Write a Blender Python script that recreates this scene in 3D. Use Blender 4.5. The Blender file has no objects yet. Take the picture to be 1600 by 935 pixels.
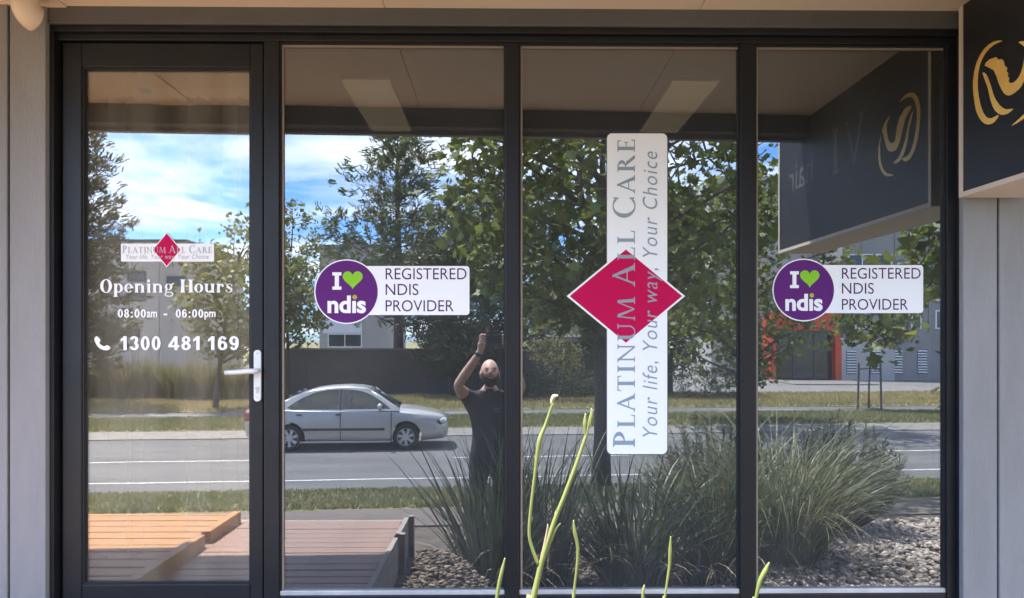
import bpy, bmesh, math, random
import numpy as np
from mathutils import Vector, Matrix

random.seed(7)
rng = np.random.default_rng(11)
scene = bpy.context.scene
COL = scene.collection
rad = math.radians

# ------------------------------------------------------------------ camera
FPX = 1200.0            # focal length in photograph pixels (1600 wide)
CAM_D = 3.05            # metres from the glass
ZC = 1.06               # camera height above the shop floor
YAW = rad(0.75)
camd = bpy.data.cameras.new('camera')
camd.sensor_width = 36.0
camd.lens = 36.0 * FPX / 1600.0
camd.shift_y = 62.5 / 1600.0
camd.clip_start = 0.02
camd.clip_end = 3000.0
cam = bpy.data.objects.new('camera', camd)
COL.objects.link(cam)
cam.location = (0, -CAM_D, ZC)
cam.rotation_euler = (rad(90), 0, -YAW)
scene.camera = cam

# ------------------------------------------------------------------ sky, sun, exposure
SUN_EL, SUN_AZ = rad(68), rad(-123)      # azimuth from +Y (behind the shop) towards +X
w = bpy.data.worlds.new('World')
scene.world = w
w.use_nodes = True
nt = w.node_tree
nt.nodes.clear()
def wn(t, **kw):
    n = nt.nodes.new(t)
    for k, v in kw.items():
        setattr(n, k, v)
    return n
wout = wn('ShaderNodeOutputWorld')
bg = wn('ShaderNodeBackground')
sky = wn('ShaderNodeTexSky', sky_type='NISHITA', sun_disc=False, sun_elevation=SUN_EL, sun_rotation=SUN_AZ)
sky.air_density = 1.0
sky.dust_density = 0.4
sky.ozone_density = 2.5
tc = wn('ShaderNodeTexCoord')
sep = wn('ShaderNodeSeparateXYZ')
nt.links.new(tc.outputs['Generated'], sep.inputs[0])
# project the view direction on a flat cloud layer
mx = wn('ShaderNodeMath', operation='MAXIMUM'); mx.inputs[1].default_value = 0.0
nt.links.new(sep.outputs['Z'], mx.inputs[0])
ad = wn('ShaderNodeMath', operation='ADD'); ad.inputs[1].default_value = 0.16
nt.links.new(mx.outputs[0], ad.inputs[0])
dx = wn('ShaderNodeMath', operation='DIVIDE'); dy = wn('ShaderNodeMath', operation='DIVIDE')
nt.links.new(sep.outputs['X'], dx.inputs[0]); nt.links.new(ad.outputs[0], dx.inputs[1])
nt.links.new(sep.outputs['Y'], dy.inputs[0]); nt.links.new(ad.outputs[0], dy.inputs[1])
cmb = wn('ShaderNodeCombineXYZ')
nt.links.new(dx.outputs[0], cmb.inputs[0]); nt.links.new(dy.outputs[0], cmb.inputs[1])
mp = wn('ShaderNodeMapping')
mp.inputs['Location'].default_value = (3.3, 1.0, 0.0)
mp.inputs['Rotation'].default_value = (0, 0, rad(-24))
mp.inputs['Scale'].default_value = (0.55, 1.0, 1.0)
nt.links.new(cmb.outputs[0], mp.inputs[0])
nz = wn('ShaderNodeTexNoise'); nz.inputs['Scale'].default_value = 1.05; nz.inputs['Detail'].default_value = 7.0
nz.inputs['Roughness'].default_value = 0.58; nz.inputs['Distortion'].default_value = 0.55
nt.links.new(mp.outputs[0], nz.inputs['Vector'])
cr = wn('ShaderNodeValToRGB')
cr.color_ramp.elements[0].position = 0.46; cr.color_ramp.elements[0].color = (0, 0, 0, 1)
cr.color_ramp.elements[1].position = 0.62; cr.color_ramp.elements[1].color = (1, 1, 1, 1)
nt.links.new(nz.outputs['Fac'], cr.inputs[0])
mixc = wn('ShaderNodeMix', data_type='RGBA')
nt.links.new(cr.outputs[0], mixc.inputs[0])
tint = wn('ShaderNodeMix', data_type='RGBA', blend_type='MULTIPLY')
tint.inputs[0].default_value = 1.0
tint.inputs[7].default_value = (0.52, 0.78, 1.18, 1)
nt.links.new(sky.outputs[0], tint.inputs[6])
nt.links.new(tint.outputs[2], mixc.inputs[6])
mixc.inputs[7].default_value = (8.0, 8.3, 8.8, 1)
nt.links.new(mixc.outputs[2], bg.inputs[0])
bg.inputs[1].default_value = 0.11
nt.links.new(bg.outputs[0], wout.inputs[0])

sund = bpy.data.lights.new('sun', 'SUN')
sund.energy = 4.2
sund.angle = rad(0.53)
sund.color = (1.0, 0.945, 0.86)
sun = bpy.data.objects.new('sun', sund)
COL.objects.link(sun)
sdir = Vector((math.sin(SUN_AZ) * math.cos(SUN_EL), math.cos(SUN_AZ) * math.cos(SUN_EL), math.sin(SUN_EL)))
sun.rotation_euler = sdir.to_track_quat('Z', 'Y').to_euler()
sun.location = (0, 0, 30)

vs = scene.view_settings
vs.view_transform = 'Standard'
vs.look = 'None'
vs.exposure = 2.72
vs.gamma = 1.0
scene.render.engine = 'CYCLES'
scene.cycles.use_denoising = True
scene.cycles.denoising_prefilter = 'ACCURATE'
scene.cycles.max_bounces = 10
scene.cycles.transparent_max_bounces = 16
scene.cycles.caustics_reflective = False
scene.cycles.caustics_refractive = False
scene.cycles.sample_clamp_indirect = 6.0

# ------------------------------------------------------------------ projections used for measuring the place
CY, SY = math.cos(YAW), math.sin(YAW)
def ray(px, py):
    u = (px - 800.0) / FPX
    v = -(py - 530.0) / FPX
    return Vector((SY + u * CY, CY - u * SY, v))
def P(px, py, y=0.0):
    """point of the facade plane y seen directly at a photograph pixel"""
    r = ray(px, py); t = (y + CAM_D) / r.y
    return Vector((r.x * t, y, ZC + r.z * t))
def R(px, py, d):
    """point standing d metres in front of the glass, seen mirrored at a photograph pixel"""
    r = ray(px, py); t = (CAM_D + d) / r.y
    return Vector((r.x * t, -d, ZC + r.z * t))

# ------------------------------------------------------------------ materials
MATS = {}
def mat(name, color, rough=0.6, metal=0.0, color2=None, scale=8.0, detail=4.0, bump=0.0, bscale=None, spec=0.5,
        stretch=(1, 1, 1), island=0.0, coat=0.0, contrast=(0.35, 0.65), translucent=0.0, emission=None, estr=0.0):
    if name in MATS:
        return MATS[name]
    m = bpy.data.materials.new(name); MATS[name] = m
    m.use_nodes = True
    t = m.node_tree; b = t.nodes['Principled BSDF']; out = t.nodes['Material Output']
    b.inputs['Base Color'].default_value = (*color, 1)
    b.inputs['Roughness'].default_value = rough
    b.inputs['Metallic'].default_value = metal
    b.inputs['Specular IOR Level'].default_value = spec
    if coat:
        b.inputs['Coat Weight'].default_value = coat
        b.inputs['Coat Roughness'].default_value = 0.08
    if emission:
        b.inputs['Emission Color'].default_value = (*emission, 1)
        b.inputs['Emission Strength'].default_value = estr
    col_out = None
    if color2 is not None or bump:
        tcn = t.nodes.new('ShaderNodeTexCoord'); mpn = t.nodes.new('ShaderNodeMapping')
        mpn.inputs['Scale'].default_value = stretch
        t.links.new(tcn.outputs['Object'], mpn.inputs[0])
    if color2 is not None:
        n = t.nodes.new('ShaderNodeTexNoise'); n.inputs['Scale'].default_value = scale; n.inputs['Detail'].default_value = detail
        n.inputs['Roughness'].default_value = 0.62
        t.links.new(mpn.outputs[0], n.inputs['Vector'])
        r = t.nodes.new('ShaderNodeValToRGB')
        r.color_ramp.elements[0].position, r.color_ramp.elements[1].position = contrast
        r.color_ramp.elements[0].color = (*color, 1); r.color_ramp.elements[1].color = (*color2, 1)
        t.links.new(n.outputs['Fac'], r.inputs[0])
        col_out = r.outputs[0]
    if island:
        g = t.nodes.new('ShaderNodeNewGeometry')
        hs = t.nodes.new('ShaderNodeHueSaturation')
        ma = t.nodes.new('ShaderNodeMapRange'); ma.inputs[3].default_value = 1 - island; ma.inputs[4].default_value = 1 + island
        t.links.new(g.outputs['Random Per Island'], ma.inputs[0])
        t.links.new(ma.outputs[0], hs.inputs['Value'])
        mh = t.nodes.new('ShaderNodeMapRange'); mh.inputs[3].default_value = 0.5 - island * 0.05; mh.inputs[4].default_value = 0.5 + island * 0.04
        ms = t.nodes.new('ShaderNodeMath'); ms.operation = 'MULTIPLY_ADD'; ms.inputs[1].default_value = 7.31; ms.inputs[2].default_value = 0.13
        fr = t.nodes.new('ShaderNodeMath'); fr.operation = 'FRACT'
        t.links.new(g.outputs['Random Per Island'], ms.inputs[0]); t.links.new(ms.outputs[0], fr.inputs[0])
        t.links.new(fr.outputs[0], mh.inputs[0]); t.links.new(mh.outputs[0], hs.inputs['Hue'])
        if col_out is not None:
            t.links.new(col_out, hs.inputs['Color'])
        else:
            hs.inputs['Color'].default_value = (*color, 1)
        col_out = hs.outputs[0]
    if col_out is not None:
        t.links.new(col_out, b.inputs['Base Color'])
    if bump:
        n2 = t.nodes.new('ShaderNodeTexNoise'); n2.inputs['Scale'].default_value = bscale or scale * 6; n2.inputs['Detail'].default_value = 5
        t.links.new(mpn.outputs[0], n2.inputs['Vector'])
        bp = t.nodes.new('ShaderNodeBump'); bp.inputs['Strength'].default_value = bump; bp.inputs['Distance'].default_value = 0.02
        t.links.new(n2.outputs['Fac'], bp.inputs['Height']); t.links.new(bp.outputs[0], b.inputs['Normal'])
    if translucent:
        tr = t.nodes.new('ShaderNodeBsdfTranslucent'); mxs = t.nodes.new('ShaderNodeMixShader')
        mxs.inputs[0].default_value = translucent
        if col_out is not None:
            t.links.new(col_out, tr.inputs[0])
        else:
            tr.inputs[0].default_value = (*color, 1)
        t.links.new(b.outputs[0], mxs.inputs[1]); t.links.new(tr.outputs[0], mxs.inputs[2])
        t.links.new(mxs.outputs[0], out.inputs[0])
    return m

def glass_mat(name, refl, trans, wave=0.0, veil=None, streak=(1, 1, 1), veil_lo=0.5, gtint=(1, 1, 1)):
    """coated window glass: a part of the light mirrors, the rest passes tinted"""
    m = bpy.data.materials.new(name); MATS[name] = m
    m.use_nodes = True
    t = m.node_tree; t.nodes.clear()
    o = t.nodes.new('ShaderNodeOutputMaterial')
    gl = t.nodes.new('ShaderNodeBsdfGlossy'); gl.inputs['Roughness'].default_value = 0.0
    gl.inputs['Color'].default_value = (*gtint, 1)
    tr = t.nodes.new('ShaderNodeBsdfTransparent'); tr.inputs[0].default_value = (*trans, 1)
    fz = t.nodes.new('ShaderNodeFresnel'); fz.inputs['IOR'].default_value = 1.45
    ma = t.nodes.new('ShaderNodeMath'); ma.operation = 'ADD'; ma.inputs[1].default_value = refl - 0.034; ma.use_clamp = True
    t.links.new(fz.outputs[0], ma.inputs[0])
    mx = t.nodes.new('ShaderNodeMixShader')
    t.links.new(ma.outputs[0], mx.inputs[0]); t.links.new(tr.outputs[0], mx.inputs[1]); t.links.new(gl.outputs[0], mx.inputs[2])
    if wave:
        tcn = t.nodes.new('ShaderNodeTexCoord'); n = t.nodes.new('ShaderNodeTexNoise')
        n.inputs['Scale'].default_value = 2.2; n.inputs['Detail'].default_value = 1.0
        t.links.new(tcn.outputs['Object'], n.inputs['Vector'])
        bp = t.nodes.new('ShaderNodeBump'); bp.inputs['Strength'].default_value = 1.0; bp.inputs['Distance'].default_value = wave
        t.links.new(n.outputs['Fac'], bp.inputs['Height']); t.links.new(bp.outputs[0], gl.inputs['Normal'])
    last = mx
    if veil:        # a diffuse layer paints the pale haze lying over the glass
        amount, col = veil
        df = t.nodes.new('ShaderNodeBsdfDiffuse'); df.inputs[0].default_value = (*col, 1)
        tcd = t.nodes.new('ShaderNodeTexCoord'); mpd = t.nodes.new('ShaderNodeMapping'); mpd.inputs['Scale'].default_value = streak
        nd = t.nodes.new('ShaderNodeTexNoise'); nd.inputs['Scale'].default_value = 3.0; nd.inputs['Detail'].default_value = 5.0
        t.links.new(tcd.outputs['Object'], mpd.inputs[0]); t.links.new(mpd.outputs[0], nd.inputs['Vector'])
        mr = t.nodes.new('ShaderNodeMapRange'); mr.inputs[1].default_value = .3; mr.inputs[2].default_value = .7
        mr.inputs[3].default_value = amount * veil_lo; mr.inputs[4].default_value = amount * (2 - veil_lo)
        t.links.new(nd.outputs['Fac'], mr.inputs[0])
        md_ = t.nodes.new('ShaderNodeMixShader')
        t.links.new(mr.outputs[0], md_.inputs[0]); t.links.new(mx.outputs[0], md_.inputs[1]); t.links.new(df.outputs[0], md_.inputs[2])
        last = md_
    t.links.new(last.outputs[0], o.inputs[0])
    return m

# ------------------------------------------------------------------ mesh helpers
class MB:
    def __init__(self):
        self.v = []; self.f = []; self.mi = []; self.cur = 0
    def add(self, vs, fs):
        o = len(self.v)
        self.v += [tuple(p) for p in vs]
        self.f += [tuple(i + o for i in f) for f in fs]
        self.mi += [self.cur] * len(fs)
        return self
    def box(self, x0, x1, y0, y1, z0, z1):
        if x0 > x1: x0, x1 = x1, x0
        if y0 > y1: y0, y1 = y1, y0
        if z0 > z1: z0, z1 = z1, z0
        return self.add([(x0, y0, z0), (x1, y0, z0), (x1, y1, z0), (x0, y1, z0), (x0, y0, z1), (x1, y0, z1), (x1, y1, z1), (x0, y1, z1)],
                        [(0, 3, 2, 1), (4, 5, 6, 7), (0, 1, 5, 4), (1, 2, 6, 5), (2, 3, 7, 6), (3, 0, 4, 7)])
    def prism(self, pts, axis, a0, a1):
        """extrude a 2D outline; axis 'y': pts are (x,z); 'x': (y,z); 'z': (x,y)"""
        n = len(pts)
        def mk(p, a):
            return (p[0], a, p[1]) if axis == 'y' else ((a, p[0], p[1]) if axis == 'x' else (p[0], p[1], a))
        vs = [mk(p, a0) for p in pts] + [mk(p, a1) for p in pts]
        fs = [tuple(range(n)), tuple(range(2 * n - 1, n - 1, -1))]
        fs += [(i, i + n, (i + 1) % n + n, (i + 1) % n) for i in range(n)]
        return self.add(vs, fs)
    def tube(self, pts, radii, seg=8, caps=True):
        pts = [Vector(p) for p in pts]
        if not isinstance(radii, (list, tuple)): radii = [radii] * len(pts)
        o = len(self.v); vs = []; n = len(pts)
        up = Vector((0, 0, 1))
        prev = None
        for i, p in enumerate(pts):
            t = (pts[min(i + 1, n - 1)] - pts[max(i - 1, 0)])
            t = t.normalized() if t.length > 1e-9 else Vector((0, 0, 1))
            if prev is None:
                a = t.cross(up)
                if a.length < 1e-3: a = t.cross(Vector((1, 0, 0)))
            else:
                a = prev - t * prev.dot(t)
                if a.length < 1e-6: a = t.cross(up)
            a.normalize(); prev = a.copy(); b = t.cross(a)
            for k in range(seg):
                th = 2 * math.pi * k / seg
                vs.append(p + (a * math.cos(th) + b * math.sin(th)) * radii[i])
        fs = []
        for i in range(n - 1):
            for k in range(seg):
                k2 = (k + 1) % seg
                fs.append((i * seg + k, i * seg + k2, (i + 1) * seg + k2, (i + 1) * seg + k))
        if caps:
            fs.append(tuple(range(seg - 1, -1, -1))); fs.append(tuple((n - 1) * seg + k for k in range(seg)))
        return self.add(vs, fs)
    def lathe(self, prof, center, axis='z', seg=24):
        c = Vector(center); vs = []; fs = []; n = len(prof)
        for (r, h) in prof:
            for k in range(seg):
                th = 2 * math.pi * k / seg
                a, b = r * math.cos(th), r * math.sin(th)
                q = {'z': (a, b, h), 'y': (a, h, b), 'x': (h, a, b)}[axis]
                vs.append(c + Vector(q))
        for i in range(n - 1):
            for k in range(seg):
                k2 = (k + 1) % seg
                fs.append((i * seg + k, i * seg + k2, (i + 1) * seg + k2, (i + 1) * seg + k))
        fs.append(tuple(range(seg))); fs.append(tuple((n - 1) * seg + k for k in range(seg)))
        return self.add(vs, fs)
    def build(self, name, m, parent=None, bevel=0.0, smooth=False, recalc=True, seg=2):
        me = bpy.data.meshes.new(name)
        me.from_pydata(self.v, [], self.f)
        for mm in (m if isinstance(m, (list, tuple)) else [m]):
            me.materials.append(mm)
        if any(self.mi): me.polygons.foreach_set('material_index', self.mi)
        if recalc:
            bm = bmesh.new(); bm.from_mesh(me); bmesh.ops.recalc_face_normals(bm, faces=bm.faces); bm.to_mesh(me); bm.free()
        if smooth:
            me.polygons.foreach_set('use_smooth', [True] * len(me.polygons))
        ob = bpy.data.objects.new(name, me); COL.objects.link(ob)
        if parent: ob.parent = parent
        if bevel:
            md = ob.modifiers.new('bevel', 'BEVEL'); md.width = bevel; md.segments = seg; md.limit_method = 'ANGLE'; md.angle_limit = rad(40)
        return ob

def np_mesh(name, V, F, m, parent=None, smooth=False):
    """V (n,3), F (k,c): polygons of c corners each"""
    me = bpy.data.meshes.new(name)
    V = np.asarray(V, np.float32); F = np.asarray(F, np.int32)
    me.vertices.add(len(V)); me.vertices.foreach_set('co', V.ravel())
    c = F.shape[1]
    me.loops.add(F.size); me.loops.foreach_set('vertex_index', F.ravel())
    me.polygons.add(len(F)); me.polygons.foreach_set('loop_start', np.arange(0, F.size, c, dtype=np.int32))
    if smooth: me.polygons.foreach_set('use_smooth', np.ones(len(F), bool))
    me.update(calc_edges=True)
    me.materials.append(m)
    ob = bpy.data.objects.new(name, me); COL.objects.link(ob)
    if parent: ob.parent = parent
    return ob

def tag(o, label=None, cat=None, group=None, kind=None):
    if label: o['label'] = label
    if cat: o['category'] = cat
    if group: o['group'] = group
    if kind: o['kind'] = kind
    return o
def thing(name, label, cat, loc=(0, 0, 0), group=None):
    o = bpy.data.objects.new(name, None); COL.objects.link(o); o.location = loc
    o.empty_display_size = 0.1
    return tag(o, label, cat, group)
def local(parent, ob):
    """keep an object built in world coordinates in place under its parent"""
    ob.parent = parent
    bpy_l = parent.location
    ob.matrix_parent_inverse = Matrix.Translation(-Vector(bpy_l))
    return ob

# ------------------------------------------------------------------ the street frame (the street runs a few degrees off the facade)
TH = math.atan(0.085)
def S(u, v, z=0.0):
    return Vector((u * math.cos(TH) - v * math.sin(TH), -u * math.sin(TH) - v * math.cos(TH), z))
# ================================================================== SHOP BUILDING
M_wall = mat('grey_render_panel', (0.212, 0.206, 0.203), 0.85, color2=(0.262, 0.256, 0.252), scale=3.5, stretch=(1, 1, .22), bump=0.25, bscale=160)
M_frame = mat('black_powdercoat', (0.010, 0.0105, 0.0125), 0.45, spec=.35, color2=(0.015, 0.015, 0.0165), scale=5, bump=0.03, bscale=300)
M_gasket = mat('black_rubber', (0.010, 0.010, 0.011), 0.7)
M_soffit = mat('cream_soffit_paint', (0.83, 0.70, 0.565), 0.7, color2=(0.79, 0.66, 0.53), scale=2.5, bump=0.05, bscale=60)
M_char = mat('charcoal_beam_paint', (0.028, 0.028, 0.030), 0.6)
M_fascia = mat('grey_fascia', (0.22, 0.215, 0.21), 0.6)
M_alu = mat('brushed_aluminium', (0.58, 0.58, 0.58), 0.45, metal=0.25, color2=(0.44, 0.43, 0.42), scale=7)
M_lining = mat('tan_glazing_bead', (0.30, 0.235, 0.19), 0.5)
M_white = mat('white_paint', (0.8, 0.8, 0.79), 0.45)
M_glass = glass_mat('coated_grey_glass', 0.205, (0.36, 0.36, 0.37), wave=0.00014, veil=(0.034, (0.80, 0.82, 0.81)), veil_lo=.72, gtint=(0.90, 0.97, 1.03))  # grey haze over the windows is mixed in as diffuse colour
M_dglass = glass_mat('clear_door_glass', 0.20, (0.84, 0.82, 0.78), wave=0.0002, veil=(0.07, (0.86, 0.78, 0.64)), streak=(3.2, 1, .05), veil_lo=.45)  # warm haze with upright streaks, painted into the door pane
M_inwall = mat('cream_interior_wall', (0.80, 0.76, 0.68), 0.8, color2=(0.76, 0.71, 0.63), scale=2)
M_indark = mat('grey_interior_wall', (0.36, 0.36, 0.36), 0.9)
M_carpet = mat('grey_carpet', (0.13, 0.13, 0.135), 0.95)
M_lam = mat('oak_laminate', (0.42, 0.27, 0.14), 0.4, color2=(0.34, 0.20, 0.10), scale=4, stretch=(1, 9, 1))

WY, FY = -0.10, -0.055         # outer faces of wall and window frame
ZS = P(800, 11.5, WY).z        # soffit height
shop = thing('shop_building', 'grey shopfront with black framed glass door and windows under a cream soffit', 'building', (0, 0, -0.9))

def bxp(px0, px1, py0, py1, y0, y1, mb=None, ref=800):
    """box whose front face (plane y0) covers the given photograph pixels"""
    mb = mb or MB()
    a, b = P(px0, (py0 + py1) / 2, y0), P(px1, (py0 + py1) / 2, y0)
    t, u = P(ref, py0, y0), P(ref, py1, y0)
    return mb.box(a.x, b.x, y0, y1, u.z, t.z)

XL, XR = P(71, 400, WY).x, P(1505, 400, WY).x
ZH = P(800, 38, WY).z          # underside of the header
# wall cladding sheets, each a part with a 7 mm joint
xs = [P(13, 400, WY).x]
wl = MB().box(-9, XR + 9, 0.05, 0.14, -0.95, -0.5).build('wall', M_wall, None); local(shop, wl)
def sheet(x0, x1, z0, z1):
    o = MB().box(x0, x1, WY, 0.12, z0, z1).build('wall_panel', M_wall, None, bevel=0.004); local(shop, o)
g = 0.0045
J1, J2 = P(13, 400, WY).x, P(1560, 400, WY).x
for (a, b) in ((J1 - 2.4, J1 - 1.2), (J1 - 1.2, J1), (J1, XL)):
    sheet(a + g, b - (g if b != XL else 0), -0.9, ZS + 0.9)
for (a, b) in ((XR, J2), (J2, J2 + 1.2), (J2 + 1.2, J2 + 2.4)):
    sheet(a + (g if a != XR else 0), b - g, -0.9, ZS + 0.9)
bk = MB().box(J1 - 2.5, XL - 0.03, 0.0, 0.11, -0.9, ZS + 0.85).build('wall_backing', M_gasket); local(shop, bk)
bk = MB().box(XR + 0.03, J2 + 2.5, 0.0, 0.11, -0.9, ZS + 0.85).build('wall_backing', M_gasket); local(shop, bk)
M_head = mat('brown_grey_header_paint', (0.098, 0.095, 0.092), 0.75, color2=(0.115, 0.111, 0.107), scale=3, bump=0.1, bscale=120)
o = MB().box(XL, XR, WY + 0.012, 0.12, ZH, ZS + 0.9).build('header', M_head, bevel=0.004); local(shop, o)
zsill = P(800, 930, FY).z
o = MB().box(XL, XR, -0.085, 0.12, -0.9, zsill - 0.05).build('wall_under_windows', M_wall); local(shop, o)

# ---- window frames: head, mullions, jambs, sills
def part(mb, name, m, parent=shop, bevel=0.003, smooth=False):
    o = mb.build(name, m, None, bevel=bevel, smooth=smooth)
    local(shop, o) if parent is shop else sub(parent, o)
    return o
def sub(parent, o):
    o.parent = parent
    o.matrix_parent_inverse = Matrix()
    return o

mb = MB()
zt = P(800, 66, FY).z
mb.box(XL, XR, FY - 0.02, 0.06, P(800, 52, FY - .02).z, ZH - 0.001)
mb.box(XL, XR, FY, 0.06, zt, P(800, 52, FY - .02).z - 0.0005)
part(mb, 'window_head_frame', M_frame)
jl = MB().box(XL, P(84, 400, -0.075).x, -0.075, 0.06, -0.02, P(800, 52, FY - .02).z - 0.001)
jl.box(P(84, 400, -0.075).x, P(95, 400, -0.02).x, -0.02, 0.06, -0.02, zt)
part(jl, 'jamb', M_frame)
MULL = [(412, 436), (789, 811), (1157, 1181)]
for (a, b) in MULL:
    mm = MB()
    xa, xb = P(a, 500, FY).x, P(b, 500, FY).x
    mm.box(xa, xb, FY, 0.06, zsill - 0.06, zt - 0.0005)
    part(mm, 'mullion', M_frame)
jr = MB().box(P(1480, 500, FY).x, P(1493, 500, FY).x, FY, 0.06, zsill - 0.06, zt - 0.0005)
jr.box(P(1493, 500, FY).x + 0.0005, XR, -0.075, 0.06, zsill - 0.06, P(800, 52, FY - .02).z - 0.001)
part(jr, 'jamb', M_frame)

GL_Y = -0.030
PANES = [(436, 789), (811, 1157), (1181, 1480)]
zb0, zb1 = P(800, 929.5, -0.047).z, P(800, 922.5, -0.047).z
for (a, b) in PANES:
    xa, xb = P(a, 500, FY).x, P(b, 500, FY).x
    win = MB().box(xa + .001, xb - .001, FY + 0.004, 0.05, zsill - 0.06, zb0 - 0.001).build('window', M_frame, None, bevel=0.003)
    local(shop, win)
    # pane, a real 6 mm sheet
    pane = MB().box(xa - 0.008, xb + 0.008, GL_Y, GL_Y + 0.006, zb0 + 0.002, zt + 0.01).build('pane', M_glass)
    sub(win, pane)
    bead = MB().box(xa + .001, xb - .001, -0.047, GL_Y - .001, zb0, zb1).build('sill_bead', M_alu, bevel=0.002); sub(win, bead)
    gk = MB()
    gk.box(xa + .0005, xa + 0.006, -0.044, GL_Y - .001, zb1 + .0005, zt - .0005)
    gk.box(xb - 0.005, xb - .0005, -0.044, GL_Y - .001, zb1 + .0005, zt - .0005)
    gk.box(xa + 0.0065, xb - 0.0055, -0.044, GL_Y - .001, zt - 0.008, zt - .0005)
    gk = gk.build('gasket', M_gasket); sub(win, gk)
    ln = MB()
    ln.box(xa + 0.0065, xa + 0.014, -0.037, GL_Y - .0008, zb1 + .0005, zt - 0.0085)
    ln.box(xa + 0.0145, xb - 0.0055, -0.037, GL_Y - .0008, zt - 0.017, zt - 0.0085)
    ln = ln.build('bead', M_lining); sub(win, ln)

# ---- door
DY = -0.042
leaf = MB()
def z_(py, y): return P(800, py, y).z
dxl, dxr = P(97, 500, DY).x, P(411, 500, DY).x
gxl, gxr = P(127.5, 500, DY).x, P(391, 500, DY).x
dzt, gzt, gzb = z_(70, DY), z_(108, DY), z_(911, DY)
leaf.box(dxl, gxl, DY, 0.0, 0.012, dzt); leaf.box(gxr, dxr, DY, 0.0, 0.012, dzt)
leaf.box(gxl + .0003, gxr - .0003, DY, 0.0, gzt, dzt); leaf.box(gxl + .0003, gxr - .0003, DY, 0.0, 0.012, gzb)
door = leaf.build('door', M_frame, None, bevel=0.004); local(shop, door)
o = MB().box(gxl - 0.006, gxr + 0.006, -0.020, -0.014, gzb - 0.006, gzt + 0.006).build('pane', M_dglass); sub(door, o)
o = MB()
o.box(gxl + .0004, gxl + .006, DY + .006, -0.021, gzb + .0004, gzt - .0004); o.box(gxr - .006, gxr - .0004, DY + .006, -0.021, gzb + .0004, gzt - .0004)
o.box(gxl + .0064, gxr - .0064, DY + .006, -0.021, gzb + .0004, gzb + .006); o.box(gxl + .0064, gxr - .0064, DY + .006, -0.021, gzt - .006, gzt - .0004)
o = o.build('gasket', M_gasket); sub(door, o)
# weather groove of the stile, handle
o = MB().box(P(409, 500, DY).x, P(410, 500, DY).x, DY - .0006, DY + .0005, 0.02, dzt - .01).build('groove', M_gasket); sub(door, o)
hx0, hx1 = P(397.5, 585, DY).x, P(409, 585, DY).x
def rrect(x0, x1, z0, z1, r, n=6):
    pts = []
    for (cx, cz, a0) in ((x1 - r, z1 - r, 0), (x0 + r, z1 - r, 90), (x0 + r, z0 + r, 180), (x1 - r, z0 + r, 270)):
        for i in range(n + 1):
            a = rad(a0 + 90 * i / n); pts.append((cx + r * math.cos(a), cz + r * math.sin(a)))
    return pts
M_hand = mat('white_satin_metal', (0.72, 0.72, 0.72), 0.33, metal=0.15)
zt_, zb_ = z_(547, DY), z_(627, DY)
o = MB().prism(rrect(hx0, hx1, zb_, zt_, 0.0135), 'y', DY - 0.010, DY - 0.0004).build('handle_plate', M_hand, bevel=0.002); sub(door, o)
hc = P(404, 579.5, DY)
lv = MB()
lv.tube([(hc.x, DY - 0.008, hc.z), (hc.x, DY - 0.048, hc.z)], [0.011, 0.010], 14)
lv.tube([(hc.x + .006, DY - 0.048, hc.z), (hc.x - .02, DY - 0.052, hc.z), (hc.x - .07, DY - 0.052, hc.z - .004), (hc.x - .112, DY - 0.050, hc.z - .006)], [0.0105, .0105, .0095, .009], 12)
o = lv.build('lever', M_hand, smooth=True); sub(door, o)
kc = P(403.5, 607, DY)
o = MB().lathe([(0.0, -0.0), (0.0075, -0.0), (0.0075, 0.004), (0.0, 0.004)], (kc.x, DY - 0.014, kc.z), 'y', 16).box(kc.x - .004, kc.x + .004, DY - 0.0135, DY - .0095, kc.z - .018, kc.z).build('lock_cylinder', M_alu); sub(door, o)
for py in (552.5, 621):
    kc = P(403.5, py, DY)
    o = MB().lathe([(0.0, 0), (0.003, 0), (0.003, 0.0015), (0, .0015)], (kc.x, DY - 0.0112, kc.z), 'y', 10).build('screw', M_alu); sub(door, o)
o = MB().box(XL + .002, P(412, 500, FY).x - .002, -0.09, 0.05, -0.03, 0.008).build('threshold', M_alu, bevel=.003); local(shop, o)

# ---- awning over the shopfront: soffit sheets, front beam, fascia, roof
dB = (ZS - ZC) / ((530 - 176) / FPX) - CAM_D      # where the beam meets the soffit
KA = 0.05                                         # the awning front runs slightly off the facade
def strip_plan(x0, x1, d0, d1):
    return [(x0, -(d0 + KA * x0 * (d0 > .2))), (x1, -(d0 + KA * x1 * (d0 > .2))), (x1, -(d1 + KA * x1)), (x0, -(d1 + KA * x0))]
jx = [-6.0, -4.3, -3.06, -1.855, -1.665, -0.45, 0.765, 1.74]
for i, (a, b) in enumerate(zip(jx, jx[1:] + [6.2])):
    lo = 0.006 if abs(a + 1.855) < .01 else 0.0
    o = MB().prism(strip_plan(a + .0015, b - .0015, 0.086, dB + .03), 'z', ZS - lo, ZS + .015).build('soffit_panel', M_soffit); local(shop, o)
zbm = ZC + (530 - 205) / FPX * (CAM_D + dB)
o = MB().prism(strip_plan(-6, 6.2, dB, dB + 0.09), 'z', zbm, ZS - .001).build('awning_beam', M_char, bevel=.003); local(shop, o)
o = MB().prism(strip_plan(-6, 6.2, dB + 0.092, dB + 0.14), 'z', zbm - 0.02, ZS + .16).build('fascia', M_fascia, bevel=.003); local(shop, o)
o = MB().prism(strip_plan(-6, 6.2, -0.1, dB + 0.091), 'z', ZS + .03, ZS + .15).build('awning_roof', M_fascia); local(shop, o)
o = MB().box(-6, 6.2, 0.13, 5.2, ZS + .80, ZS + .92).build('roof', M_fascia); local(shop, o)

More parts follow.
